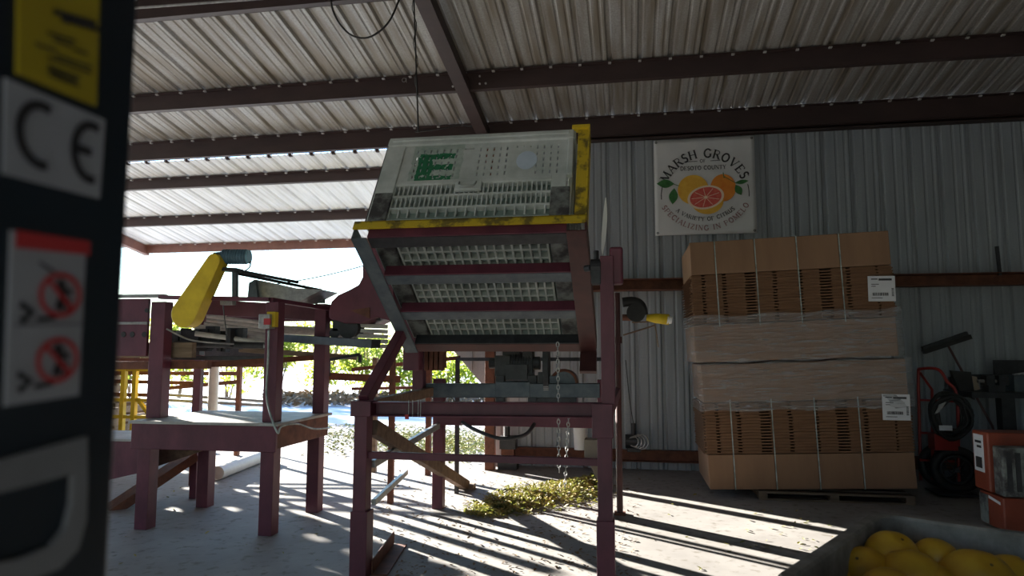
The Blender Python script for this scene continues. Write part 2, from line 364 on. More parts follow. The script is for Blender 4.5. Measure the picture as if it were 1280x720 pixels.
# legs
mb = MB(); mb.box(-1.79, -1.70, 4.31, 4.41, 0, 1.12); mb.box(-1.80, -1.685, 4.30, 4.42, 0.0, .42); mb.box(-1.81, -1.67, 4.29, 4.43, 1.03, 1.13)
part(mb, 'post')
mb = MB(); mb.box(-.205, -.115, 4.33, 4.43, 0, 1.12); mb.box(-.215, -.105, 4.32, 4.44, 0.0, .42); mb.box(-.235, -.105, 4.31, 4.44, .92, 1.13)
part(mb, 'post')
pr0 = at(757, 500, Y=4.38); pr1 = at(764, 312, Y=4.38)
part(MB().box(-.175, -.09, 4.34, 4.42, 1.12, 2.06), 'upright')
part(MB().box(-.115, -.03, 4.36, 4.46, 1.88, 2.12), 'pivot_bracket', bevel=.015)
bl = at(548, 635, Z=0)
part(MB().box(bl.x-.05, bl.x+.05, bl.y-.05, bl.y+.05, 0, 1.2), 'post')
part(MB().box(-.29, -.20, 6.25, 6.35, 0, 1.2), 'post')
a = at(524, 478, Y=6.0)
part(MB().box(a.x-.05, a.x+.05, 5.95, 6.05, 1.05, 2.1), 'upright')
a = at(505, 463, Y=5.7); b = at(526, 432, Y=5.7)
part(MB().box(a.x, b.x, 5.66, 5.76, a.z, b.z+.4), 'pivot_bracket', bevel=.01)
a = at(531, 463, Y=5.9); b = at(556, 430, Y=5.9); mb = MB()
for i in range(4):
    x = a.x + (b.x-a.x)*i/4; mb.box(x, x+(b.x-a.x)/4-.012, 5.88, 5.95, a.z, b.z+.3)
mb.box(a.x, b.x, 5.95, 5.97, a.z+.02, b.z+.3)
part(mb, 'guard_plate', 'rust_brown')
# horizontals
part(MB().channel(V(-1.70, 4.36, 1.075), V(-.20, 4.38, 1.085), .08, .095, .01, 1), 'front_beam')
part(MB().bar(V(-1.72, 4.36, .775), V(-.19, 4.38, .765), .04, .045), 'lower_rail')
part(MB().bar(V(-1.76, 4.42, 1.085), V(-1.80, 6.28, 1.09), .07, .08), 'side_beam', 'tan_timber')
part(MB().bar(V(-.14, 4.44, 1.085), V(-.12, 6.26, 1.09), .07, .08), 'side_beam')
a = at(532, 488, Y=6.1); b = at(750, 488, Y=6.1)
part(MB().channel(a, b, .09, .125, .01, -1), 'rear_beam', 'blue_steel')
a = at(545, 524, Y=6.3); b = at(745, 528, Y=6.3)
part(MB().bar(a, b, .07, .10), 'rear_beam')
# braces
part(MB().bar(V(-1.76, 4.40, 1.12), V(-1.80, 5.30, 1.62), .07, .09), 'brace')
a = at(466, 534, Y=4.44); b = at(583, 607, Z=0.03)
part(MB().bar(a, b, .07, .10), 'timber_brace', 'tan_timber')
part(MB().box(b.x-.07, b.x+.09, b.y-.06, b.y+.06, 0, .05), 'brace_foot', 'wood')
a = at(466, 580, Y=4.42); b = at(548, 532, Y=6.25)
part(MB().bar(a, b, .035, .05), 'angle_brace', 'galvanised')
a = at(467, 628, Y=4.42); b = at(508, 590, Y=5.6)
part(MB().bar(a, b, .03, .04), 'angle_brace', 'galvanised')
a = at(474, 716, Z=.02); b = at(500, 678, Z=.02); mb = MB()
mb.bar(V(a.x, a.y, .005), V(b.x, b.y, .005), .11, .01); mb.bar(V(a.x-.05, a.y, .055), V(b.x-.05, b.y, .055), .012, .09)
part(mb, 'floor_rail', 'rust_brown')
# tipping cradle: local frame  u = X, a = down-and-back along the bin's bottom, b = up-and-back along the bin's side
ANG = math.radians(33.0); O = V(-1.045, 4.34, 2.30)
cu = V(1, 0.012, 0.0).normalized(); ca = V(0, math.cos(ANG), -math.sin(ANG)); cb_ = V(0, math.sin(ANG), math.cos(ANG))
R = Matrix(((cu.x, ca.x, cb_.x), (cu.y, ca.y, cb_.y), (cu.z, ca.z, cb_.z))).to_4x4(); R.translation = O
def cbox(mb, u0, u1, a0, a1, b0, b1): return mb.box(u0, u1, a0, a1, b0, b1, R)
L = 1.42; HW = .79
cr = part(cbox(cbox(MB(), -HW, HW, .0, .012, -.02, .045), -HW, HW, .0, .07, .033, .045), 'cradle', 'worn_yellow', bevel=0); cr['label'] = 'worn yellow painted lip of the tipping cradle'
def sub(mb, name, m, **k): return mb.build(name, m, cr, bevel=.003, **k)
sub(cbox(cbox(MB(), -HW, -HW+.012, .02, L, -.10, .02), -HW, -HW+.11, .02, L, -.10, -.088), 'side_rail', 'blue_steel')
sub(cbox(cbox(MB(), HW-.012, HW, .0, L, -.06, .05), HW-.13, HW, .0, L+.04, -.10, -.088), 'side_rail', 'red_rail_paint')
sub(cbox(MB(), HW-.13, HW, L-.02, L+.02, -.28, -.09), 'rail_end', 'red_rail_paint')
for a0, m1, m2 in ((.02, 'maroon_paint', 'dark_steel'), (.42, 'maroon_paint', 'blue_steel'), (.86, 'maroon_paint', 'blue_steel'), (1.30, 'dark_steel', 'red_rail_paint')):
    sub(cbox(MB(), -HW+.11, HW-.13, a0, a0+.012, -.085, -.0), 'cross_bar', m1)
    sub(cbox(MB(), -HW+.11, HW-.13, a0+.012, a0+(.11 if a0 < 1.2 else .12), -.088, -.076), 'cross_bar', m2)
# yellow uprights of the cradle's back frame at the bin's right side
sub(cbox(cbox(MB(), HW-.085, HW-.0, .02, .032, .045, .93), HW-.012, HW, .0, .14, .045, .93), 'yellow_upright', 'worn_yellow')
sub(cbox(MB(), HW-.13, HW, .0, .05, .93, .965), 'yellow_cap', 'yellow_paint')
sub(cbox(MB(), -HW+.06, -HW+.072, .02, .06, .045, .86), 'left_upright', 'dark_steel')
# bearing at the top of the upright
mb = MB(); mb.cyl(V(-.235, 4.38, 1.99), V(-.17, 4.38, 1.99), .055, 18); mb.box(-.23, -.17, 4.33, 4.43, 1.88, 1.98); mb.cyl(V(-.20, 4.38, 2.03), V(-.20, 4.38, 2.10), .018, 8)
part(mb, 'bearing', 'dark_steel')
part(MB().cyl(V(-.275, 4.42, 1.99), V(-.235, 4.40, 1.99), .022, 12), 'shaft_stub', 'dark_steel')
# white pointed blade beside the upright
mb = MB(); q0 = at(752, 320, Y=4.6); q1 = at(757, 247, Y=4.6); pts = []
for s_ in (0, 1):
    for i in range(9):
        t = i/8 if s_ == 0 else 1-i/8; c = q0.lerp(q1, t); wd = .022*math.sin(PI*min(max(t*.85+.08, 0), 1)); pts.append(c + V((wd if s_ == 0 else -wd*.5), 0, 0))
mb.prism(pts[:-1], (0, .006, 0)); part(mb, 'plastic_blade', 'white_plastic', bevel=0)
# gear motor on its platform
a = at(622, 500, Y=6.15); b = at(664, 477, Y=6.15)
part(MB().box(a.x, b.x, 6.05, 6.4, b.z-.13, b.z-.0), 'motor_platform', 'blue_steel')
c = at(648, 458, Y=6.2); mb = MB()
mb.box(c.x-.20, c.x-.06, 6.1, 6.3, c.z-.09, c.z+.10); mb.cyl(c+V(-.20, 0, .03), c+V(-.27, 0, .03), .05, 16); mb.box(c.x-.1, c.x+.10, 6.08, 6.34, c.z-.12, c.z+.02)
mb.cyl(c+V(-.06, 0, .02), c+V(.13, 0, .02), .10, 20); mb.cyl(c+V(.13, 0, .03), c+V(.2, 0, .03), .06, 16)
mb.box(c.x-.14, c.x+.02, 6.15, 6.28, c.z+.10, c.z+.17); mb.cyl(c+V(-.1, 0, .10), c+V(-.02, 0, .2), .035, 10); mb.box(c.x+.05, c.x+.14, 6.12, 6.28, c.z-.12, c.z+.16)
for k in range(7): mb.ring(c+V(-.04+.025*k, 0, .02), (1, 0, 0), .105, .006, 20, 4)
part(mb, 'gear_motor', 'dark_steel')
for i in range(2):
    a = at(626 + 40*i, 500, Y=6.12); part(MB().box(a.x-.04, a.x+.04, 6.08, 6.16, a.z-.02, a.z+.22), 'motor_leg', 'dark_steel')
c = at(677, 458, Y=6.12); mb = MB(); mb.prism([c + V(.02, .05*math.cos(t)*1, 0) + V(0, 0, .23*math.sin(t)) + V(-.0, .06*math.cos(t), 0) for t in [2*PI*i/20 for i in range(20)]], (.05, 0, 0))
mb.box(c.x-.03, c.x+.06, 6.08, 6.16, c.z-.22, c.z-.05); part(mb, 'chain_guard', 'dark_steel')
mb = MB(); q = at(682, 476, Y=6.05)
for k in range(12): mb.cyl(q+V(-.02, 0, -.08+k*.014), q+V(.025, 0, -.08+k*.014), .005, 6)
part(mb, 'drive_chain', 'galvanised', bevel=0)
c = at(709, 478, Y=6.2); mb = MB(); mb.cyl(c+V(-.02, -.1, .0), c+V(-.02, .14, .0), .115, 26); mb.box(c.x-.14, c.x+.09, 6.12, 6.3, c.z-.18, c.z+.02); mb.box(c.x-.15, c.x-.08, 6.08, 6.3, c.z-.05, c.z+.06)
part(mb, 'brake_motor', 'blue_steel'); mb = MB(); mb.ring(c+V(-.02, -.1, 0), (0, 1, 0), .112, .014, 26, 6); part(mb, 'motor_rim', 'rust_brown')
c = at(700, 499, Y=6.15); part(MB().box(c.x-.22, c.x+.15, 6.1, 6.2, c.z-.05, c.z+.06), 'motor_mount', 'dark_steel')
# hose hanging under the beam, chains
a = at(578, 528, Y=6.2); b = at(596, 538, Y=6.0); c = at(625, 548, Y=5.9); d = at(655, 544, Y=6.0); e2 = at(668, 530, Y=6.2)
part(MB().tube(smooth_path([a, b, c, d, e2]), .017, 8), 'hose', 'dark_steel', smooth=True, bevel=0)
def chain(px0, py0, px1, py1, Y, name='chain', n=None, r=.013):
    p = at(px0, py0, Y=Y); q = at(px1, py1, Y=Y); mb = MB(); Ln = (q-p).length; n = int(Ln/.032)
    for i in range(n):
        c = p.lerp(q, (i+.5)/n); ax = (1, 0, 0) if i % 2 else (0, 1, 0); hx = V(0, 0, 1)
        pts = [c + (V(0, 1, 0) if i % 2 else V(1, 0, 0))*math.cos(t)*.011 + hx*math.sin(t)*.021 for t in [2*PI*k/8 for k in range(9)]]
        mb.tube(pts, .0035, 5, cap=False)
    return part(mb, name, 'galvanised', bevel=0)
chain(697, 428, 699, 590, 5.3); chain(711, 518, 706, 610, 5.6)
a = at(732, 578, Y=4.62); b = at(750, 547, Y=4.62)
part(MB().box(a.x, b.x+.02, 4.5, 4.62, a.z, b.z), 'switch_box', 'tan_box')
a = at(738, 582, Y=4.6); b = at(750, 582, Y=4.6); c = at(751, 610, Y=4.6)
part(MB().prism([a, b, c], (0, .02, 0)), 'gusset', 'tan_box')
# thin wires wrapped round the front beam, a scrap of red tape
mb = MB()
for x in (511, 516, 523, 526):
    p = at(x, 500, Y=4.31); mb.tube([p, p-V(0, 0, .11)], .0025, 5)
part(mb, 'wire', 'galvanised', bevel=0)
p = at(509, 520, Y=4.31); part(MB().box(p.x-.012, p.x+.012, 4.30, 4.31, p.z-.02, p.z+.01), 'ribbon', 'ink_red', bevel=0)

# ---------------------------------------------------------------- the plastic bin in the cradle (origin at the yellow lip; rotated with the cradle)
BW, BD, BH = .70, 1.36, .90
pb = thing('plastic_bin', 'grey plastic bulk bin with slotted side and green paint mark, tipped in the cradle', 'bin', R @ V(-.02, .03, .03))
pb.rotation_euler = R.to_euler()
def bpart(mb, name, m='bin_plastic', bevel=.004, **k): return mb.build(name, m, pb, world=False, bevel=bevel, **k)
def perforated(mb, u0, u1, v0, v1, holes, t0, t1, f):
    us = sorted({u0, u1, *[h[0] for h in holes], *[h[1] for h in holes]}); vs = sorted({v0, v1, *[h[2] for h in holes], *[h[3] for h in holes]})
    us = [x for x in us if u0 <= x <= u1]; vs = [x for x in vs if v0 <= x <= v1]
    for i in range(len(us)-1):
        run = None
        for j in range(len(vs)-1):
            cx, cy = (us[i]+us[i+1])/2, (vs[j]+vs[j+1])/2
            hole = any(h[0] < cx < h[1] and h[2] < cy < h[3] for h in holes)
            if not hole: run = (run[0], vs[j+1]) if run else (vs[j], vs[j+1])
            if (hole or j == len(vs)-2) and run: f(mb, us[i], us[i+1], run[0], run[1], t0, t1); run = None
side = lambda mb, a, b, c, d, t0, t1: mb.box(a, b, t0, t1, c, d)      # u, thickness along a, height along b
# green mark as worn paint inside the panel's material
gm = M['bin_side'].copy(); gm.name = 'bin_side_marked'; n = gm.node_tree.nodes; l = gm.node_tree.links
p = n['Principled BSDF']; base = p.inputs['Base Color'].links[0].from_socket
tc = n.new('ShaderNodeTexCoord'); sx = n.new('ShaderNodeSeparateXYZ'); nz = n.new('ShaderNodeTexNoise'); nz.inputs['Scale'].default_value = 16; nz.inputs['Detail'].default_value = 4
vm = n.new('ShaderNodeVectorMath'); vm.operation = 'MULTIPLY_ADD'; vm.inputs[1].default_value = (.05, .05, .05)
l.new(tc.outputs['Object'], nz.inputs['Vector']); l.new(nz.outputs['Color'], vm.inputs[0]); l.new(tc.outputs['Object'], vm.inputs[2]); l.new(vm.outputs[0], sx.inputs[0])
def mnode(op, a, b):
    q = n.new('ShaderNodeMath'); q.operation = op
    for i, v in enumerate((a, b)):
        if isinstance(v, (int, float)): q.inputs[i].default_value = v
        else: l.new(v, q.inputs[i])
    return q.outputs[0]
def inbox(u0, u1, v0, v1):
    return mnode('MULTIPLY', mnode('MULTIPLY', mnode('GREATER_THAN', sx.outputs[0], u0), mnode('LESS_THAN', sx.outputs[0], u1)), mnode('MULTIPLY', mnode('GREATER_THAN', sx.outputs[2], v0), mnode('LESS_THAN', sx.outputs[2], v1)))
mk = inbox(-.41, -.30, .44, .74)
for v in ((.44, .50), (.56, .62), (.68, .74)): mk = mnode('MAXIMUM', mk, inbox(-.31, -.14, *v))
nz2 = n.new('ShaderNodeTexNoise'); nz2.inputs['Scale'].default_value = 30; l.new(tc.outputs['Object'], nz2.inputs['Vector'])
mk = mnode('MULTIPLY', mk, mnode('GREATER_THAN', nz2.outputs['Fac'], .36))
halo = mnode('MULTIPLY', inbox(-.46, -.08, .42, .90), mnode('MULTIPLY', nz2.outputs['Fac'], .55)); mk = mnode('MAXIMUM', mk, halo)
mx = n.new('ShaderNodeMix'); mx.data_type = 'RGBA'; l.new(mk, mx.inputs[0]); l.new(base, mx.inputs[6]); mx.inputs[7].default_value = (0.012, 0.16, 0.07, 1)
l.new(mx.outputs[2], p.inputs['Base Color']); M['bin_side_marked'] = gm
# slotted upper panel of the visible side
holes = []
cols = [-.455, -.405, -.355, -.305, -.255, -.205, -.155] + [.02+.05*i for i in range(5)] + [.44, .49, .54, .59]
for cu_ in cols:
    for r_ in range(5): v = .475 + .066*r_; holes.append((cu_-.006, cu_+.006, v-.02, v+.02))
for cu_ in (.29, .34, .39): v = .475+.066*4+.01; holes.append((cu_-.006, cu_+.006, v-.006, v+.012))
holes.append((-.10, -.03, .745, .765))
mb = MB(); perforated(mb, -.56, .66, .43, BH-.09, holes, 0, .012, side)
sp = bpart(mb, 'slotted_panel', 'bin_side_marked', bevel=0)
# frame bands of the side: top rim, corner posts
mb = MB()
mb.box(-BW, BW, -.018, .03, BH-.09, BH); mb.box(-BW, -.56, -.012, .03, .0, BH-.09); mb.box(.66, BW, -.012, .03, .43, BH-.09)
mb.box(-BW+.03, BW-.03, -.03, -.016, BH-.055, BH-.02)
bpart(mb, 'side_frame', 'bin_side', bevel=.012)
mb = MB(); mb.box(-.69, -.56, -.020, .02, .02, .30); bpart(mb, 'corner_foot', 'bin_dirty', bevel=.006); bpart(MB().box(.56, .69, -.020, .02, .02, .30), 'corner_foot', 'bin_dirty', bevel=.006)
mb = MB(); mb.box(.56, .66, -.004, .02, .30, .43); mb.box(-.56, .56, -.004, .012, .39, .43); mb.box(.56, .695, 0, .03, 0, .30); bpart(mb, 'corner_post', 'bin_side', bevel=.004)
# ribbed lower half: backing plus ribs in relief
mb = MB(); mb.box(-.56, .56, .045, .055, .0, .40); bpart(mb, 'side_wall', 'bin_inner', bevel=0)
mb = MB()
nR = 33
for i in range(nR+1):
    u = -.56 + 1.12*i/nR
    if i % 2 == 0 or True: mb.box(u-.005, u+.005, .006, .046, .155 if i % 2 else .0, .40)
for v, h in ((.0, .014), (.035, .014), (.15, .016), (.27, .016), (.385, .014)): mb.box(-.56, .56, .0, .046, v, v+h)
bpart(mb, 'rib_grid', 'bin_side', bevel=0)
mb = MB(); mb.box(-.12, .07, -.012, .02, .315, .40)
bpart(mb, 'latch_plate', 'bin_side', bevel=.006)
mb = MB(); mb.tube(smooth_path([V(-.09, -.018, .38), V(-.085, -.03, .335), V(-.03, -.034, .322), V(.02, -.03, .335), V(.03, -.018, .38)]), .007, 8); bpart(mb, 'latch_handle', 'bin_plastic', bevel=0, smooth=True)
mb = MB(); mb.prism([V(.37+.075*math.cos(t), -.003, .60+.095*math.sin(t)) for t in [2*PI*i/24 for i in range(24)]], (0, .006, 0)); bpart(mb, 'patch', 'label_blue', bevel=0)
# other sides
mb = MB(); mb.box(-BW, -BW+.03, .03, BD, 0, BH); mb.box(BW-.03, BW, .03, BD, 0, BH); mb.box(-BW, BW, BD-.03, BD, 0, BH)
mb.box(-BW-.012, -BW, 0, BD, BH-.1, BH); mb.box(BW, BW+.012, 0, BD, BH-.1, BH)
for i in range(9):
    a0 = .08 + .145*i; mb.box(BW, BW+.010, a0, a0+.02, .05, BH-.1); mb.box(-BW-.010, -BW, a0, a0+.02, .05, BH-.1)
bpart(mb, 'shell', 'bin_plastic', bevel=.006)
# bottom: floor plate with an egg-crate of ribs, runners
mb = MB(); mb.box(-BW, BW, .0, BD, .05, .062); bpart(mb, 'bottom_plate', 'bin_inner', bevel=0)
mb = MB()
nC = 17
for i in range(nC+1):
    u = -.53+1.06*i/nC; mb.box(u-.007, u+.007, .03, BD-.03, .0, .052)
nA = 15
for i in range(nA+1):
    a_ = .03 + (BD-.06)*i/nA; mb.box(-.53, .53, a_-.009, a_+.009, .004, .052)
bpart(mb, 'bottom_ribs', 'bin_plastic', bevel=0)
for u0, u1 in ((-BW, -.54), (.54, BW)): bpart(MB().box(u0+.01, u1-.01, .02, BD-.02, -.012, .05), 'runner', 'bin_dirty', bevel=.01)

# ================================================================ CARTON STACK, PALLET
rnd = random.Random(3)
CX0, CX1, CY0, CY1 = .775, 2.70, 7.25, 8.28
ROLL = math.radians(-2.1)
def carton_unit(label, z0, flip, lab_px):
    """one strapped unit of flattened cartons; z local 0..1.24"""
    t = thing('carton_bundle', label, 'cartons', (CX0, CY0, z0), 'strapped units of flattened cartons', rot=(0, ROLL, 0))
    W = CX1-CX0; D = CY1-CY0; Hh = 1.245
    def pz(a, b): return (a, b) if not flip else (Hh-b, Hh-a)       # a,b measured from the wrapped band side
    # layered flats
    zs, ze = 0.395, 0.90; nL = 17; pitch = (ze-zs)/nL
    slots = [(.10, .135), (.305, .345), (.53, .63), (.80, .84), (1.045, 1.085), (1.25, 1.36), (1.50, 1.54), (1.78, 1.80)]
    def flat(zb, thick, face_m, big=False):
        mb = MB(); segs = []; x = 0
        for s0, s1 in slots: segs += [(x, s0, 1), (s0, s1, 0)]; x = s1
        segs.append((x, W, 1)); dx = rnd.uniform(-.006, .006); dy = rnd.uniform(-.004, .004)
        for x0, x1, full in segs:
            if full: mb.box(x0+dx, x1+dx, .0+dy, .10, zb, zb+thick*.94)
            else: mb.box(x0+dx, x1+dx, .0+dy, .10, zb, zb+thick*.5)
        mb.box(.0+dx, W+dx, .10, D-.1, zb, zb+thick*.8)
        # serrated ends
        mb.hexa([V(-.03+dx, .03, zb), V(0.01, .02, zb), V(.01, D-.02, zb), V(-.03+dx, D-.03, zb), V(-.012+dx, .03, zb+thick*.5), V(.01, .02, zb+thick*.5), V(.01, D-.02, zb+thick*.5), V(-.012+dx, D-.03, zb+thick*.5)])
        mb.box(W-.01, W+.025+dx, .03, D-.03, zb, zb+thick*.5)
        return mb
    for i in range(nL):
        z = zs + i*pitch; a, b = pz(z, z+pitch)
        f = flat(a, pitch, 0).build('flattened_carton', 'cardboard_edge', t, world=False)
    # plain wrapped block (one board turned down over the flats) and the outer cap board
    a, b = pz(0.0, .39); mb = MB(); mb.box(-.01, W, -.008, D, a+.004, b-.004)
    ca_ = mb.build('carton_block', 'cardboard', t, world=False, bevel=.012)
    a, b = pz(.905, Hh); mb = MB(); nseg = 4; xs = [0, .245, .64, 1.045, 1.45, W]
    for i in range(5): mb.box(xs[i]+.001, xs[i+1]-.001, -.018+.002*(i % 2), .02, a, b+(0 if flip else 0))
    mb.box(0, W, .02, D, a, b-.01)
    mb.build('cap_board', 'cardboard', t, world=False, bevel=.006)
    # straps
    for x in (.25, .645, 1.05, 1.455):
        a, b = pz(.36, Hh); mb = MB(); mb.box(x-.005, x+.005, -.026, -.021, a, b)
        e_ = b if not flip else a
        mb.box(x-.007, x+.007, -.026, D, (b if not flip else a-.004), (b+.004 if not flip else a))
        mb.build('strap', 'strap_plastic', t, world=False)
    # shrink film round the plain block, spilling over part of the flats
    a, b = pz(-.002, .475); mb = MB(); nx, nz_ = 40, 10
    g = [[mb.bm.verts.new(V(-.045 + (W+.09)*i/nx, -.030 + .006*math.sin(i*1.3+j*.9)+rnd.uniform(-.003, .003), a+(b-a)*j/nz_+ (.012*math.sin(i*.5) if j in (0, nz_) else 0))) for j in range(nz_+1)] for i in range(nx+1)]
    for i in range(nx):
        for j in range(nz_): mb.bm.faces.new((g[i][j], g[i+1][j], g[i+1][j+1], g[i][j+1]))
    ny = 14
    for sx_, xx in ((0, -.045), (nx, W+.045)):
        prev = g[sx_]
        for k in range(1, ny+1):
            cur = [mb.bm.verts.new(V(xx+.004*math.sin(k*2.1+j), -.03+(D+.05)*k/ny, a+(b-a)*j/nz_)) for j in range(nz_+1)]
            for j in range(nz_): mb.bm.faces.new((prev[j], cur[j], cur[j+1], prev[j+1]))
            prev = cur
    mb.build('shrink_wrap', 'stretch_film', t, world=False, smooth=True)
    # shipping label
    x0, zc = lab_px; mb = MB(); Rl = Matrix.Rotation(math.radians(2.5), 4, 'Y'); Rl.translation = V(x0, -.030, zc)
    lb = MB().box(0, .25, 0, .003, 0, .25, Rl).build('shipping_label', 'paper_white', t, world=False); tag(lb, 'white shipping label')
    mb = MB()
    mb.box(.03, .09, -.002, 0, .215, .225, Rl); mb.box(.10, .22, -.002, 0, .205, .225, Rl)
    for i, (u0, u1) in enumerate(((.03, .10), (.03, .07))): mb.box(u0, u1, -.002, 0, .165-.02*i, .172-.02*i, Rl)
    x = .04
    while x < .185: wd = rnd.choice((.003, .005, .008)); mb.box(x, x+wd, -.002, 0, .055, .085, Rl); x += wd+rnd.choice((.003, .005))
    z = .05
    while z < .13: wd = rnd.choice((.003, .005, .007)); mb.box(.215, .235, -.002, 0, z, z+wd, Rl); z += wd+.004
    mb.box(.03, .13, -.002, 0, .03, .036, Rl)
    mb.build('label_print', 'ink', lb, world=False)
    return t
ub = carton_unit('lower strapped unit of flattened cardboard cartons, resting on the pallet', .078, True, (1.665, .655))
Rm = Matrix.Rotation(ROLL, 3, 'Y')
off = Rm @ V(-.05, 0, 1.262)
uu = carton_unit('upper strapped unit of flattened cardboard cartons, stacked on the other', .078, False, (1.68, .55))
uu.location = V(CX0, CY0, .078) + off
# weathered pallet under the stack
pl = thing('wooden_pallet', 'low weathered wooden pallet under the carton stack', 'pallet', (2.0, 7.7, 0))
mb = MB()
for i in range(6): y = 7.20+.19*i; mb.box(1.24, 2.66, y, y+.12, .066, .084)
mb.build('deck_boards', 'pallet_wood', pl)
for x in (1.24, 1.90, 2.58): MB().box(x, x+.08, 7.2, 8.27, .016, .066).build('runner', 'pallet_wood', pl)
mb = MB()
for y in (7.2, 7.68, 8.15): mb.box(1.24, 2.66, y, y+.12, 0, .016)
mb.build('bottom_boards', 'pallet_wood', pl)

# ================================================================ BANNER
BC = at(880.5, 232.5, Y=8.755); BS = 1.235
bn = thing('banner', 'square white vinyl banner with citrus print hanging on the metal wall', 'banner', (BC.x, 8.76, BC.z-BS/2))
mb = MB(); n_ = 24
g = [[mb.bm.verts.new(V(BC.x-BS/2+BS*i/n_, 8.752+.006*math.sin(i*.9+j*.35)*(.3+.7*abs(j/n_-.5)), BC.z-BS/2+BS*j/n_)) for j in range(n_+1)] for i in range(n_+1)]
for i in range(n_):
    for j in range(n_): mb.bm.faces.new((g[i][j], g[i+1][j], g[i+1][j+1], g[i][j+1]))
mb.build('cloth', 'banner_vinyl', bn, smooth=True, solid=.003)
mb = MB()
for i in (-1, 1):
    for j in (-1, 1): mb.ring(V(BC.x+i*(BS/2-.03), 8.743, BC.z+j*(BS/2-.03)), (0, 1, 0), .011, .004, 14, 6)
mb.build('grommet', 'dark_steel', bn)
# serif capitals drawn as strokes: (x,y) lists, width class T thick / t thin; serif feet as (x, y, halfwidth)
def arc(cx, cy, rx, ry, a0, a1, n=12): return [(cx+rx*math.cos(math.radians(a0+(a1-a0)*i/n)), cy+ry*math.sin(math.radians(a0+(a1-a0)*i/n))) for i in range(n+1)]
GL = {
 'M': (1.0, [('t', [(.12, 0), (.12, 1)]), ('T', [(.12, 1), (.5, .08)]), ('t', [(.5, .08), (.88, 1)]), ('T', [(.88, 0), (.88, 1)])], [(.12, 0), (.88, 0), (.07, 1), (.93, 1)]),
 'A': (.86, [('t', [(.08, 0), (.43, 1)]), ('T', [(.43, 1), (.78, 0)]), ('t', [(.2, .36), (.66, .36)])], [(.08, 0), (.78, 0)]),
 'R': (.8, [('T', [(.14, 0), (.14, 1)]), ('t', [(.14, .96)] + arc(.42, .74, .24, .22, 90, -90) + [(.14, .5)]), ('T', [(.42, .5), (.74, 0)])], [(.14, 0), (.1, 1), (.76, 0)]),
 'S': (.62, [('T', arc(.31, .74, .2, .23, 40, 270, 10)+arc(.31, .26, .22, .25, 90, -140, 10)[1:])], [(.5, .88), (.1, .1)]),
 'H': (.9, [('T', [(.14, 0), (.14, 1)]), ('T', [(.76, 0), (.76, 1)]), ('t', [(.14, .5), (.76, .5)])], [(.14, 0), (.76, 0), (.14, 1), (.76, 1)]),
 'G': (.9, [('T', arc(.48, .5, .38, .48, 40, 320, 18)), ('T', [(.78, .1), (.78, .44)])], [(.78, .44), (.78, .86)]),
 'O': (.92, [('T', arc(.46, .5, .36, .47, 0, 360, 22))], []),
 'V': (.86, [('T', [(.08, 1), (.43, 0)]), ('t', [(.43, 0), (.78, 1)])], [(.08, 1), (.78, 1)]),
 'E': (.74, [('T', [(.14, 0), (.14, 1)]), ('t', [(.14, .97), (.64, .97)]), ('t', [(.14, .52), (.52, .52)]), ('t', [(.14, .03), (.66, .03)]), ('t', [(.64, .97), (.64, .8)]), ('t', [(.66, .03), (.66, .22)])], [(.1, 0), (.1, 1)]),
 'F': (.7, [('T', [(.14, 0), (.14, 1)]), ('t', [(.14, .97), (.62, .97)]), ('t', [(.14, .52), (.5, .52)]), ('t', [(.62, .97), (.62, .8)])], [(.14, 0), (.1, 1)]),
 'D': (.88, [('T', [(.14, 0), (.14, 1)]), ('T', [(.14, .97), (.34, .97)] + arc(.38, .5, .38, .47, 85, -85, 12) + [(.14, .03)])], [(.1, 0), (.1, 1)]),
 'T': (.8, [('T', [(.4, 0), (.4, 1)]), ('t', [(.06, .97), (.74, .97)]), ('t', [(.06, .97), (.06, .8)]), ('t', [(.74, .97), (.74, .8)])], [(.4, 0)]),
 'C': (.84, [('T', arc(.46, .5, .37, .47, 42, 318, 18))], [(.74, .86)]),
 'U': (.88, [('T', [(.16, 1), (.16, .35)] + arc(.45, .32, .29, .3, 180, 360, 10) + [(.74, 1)])], [(.16, 1), (.74, 1)]),
 'N': (.92, [('t', [(.14, 0), (.14, 1)]), ('T', [(.14, 1), (.78, 0)]), ('t', [(.78, 0), (.78, 1)])], [(.14, 0), (.08, 1), (.78, 1)]),
 'Y': (.82, [('T', [(.08, 1), (.41, .48)]), ('t', [(.41, .48), (.74, 1)]), ('T', [(.41, 0), (.41, .48)])], [(.08, 1), (.74, 1), (.41, 0)]),
 'I': (.36, [('T', [(.18, 0), (.18, 1)])], [(.18, 0), (.18, 1)]),
 'Z': (.74, [('t', [(.1, .97), (.64, .97)]), ('T', [(.62, .97), (.1, .03)]), ('t', [(.1, .03), (.66, .03)]), ('t', [(.1, .97), (.1, .82)]), ('t', [(.66, .03), (.66, .2)])], []),
 'L': (.7, [('T', [(.14, 0), (.14, 1)]), ('t', [(.14, .03), (.62, .03)]), ('t', [(.62, .03), (.62, .22)])], [(.1, 0), (.14, 1)]),
 'P': (.76, [('T', [(.14, 0), (.14, 1)]), ('t', [(.14, .97)] + arc(.42, .72, .26, .25, 90, -90) + [(.14, .47)])], [(.14, 0), (.1, 1)]),
 ' ': (.45, [], [])}
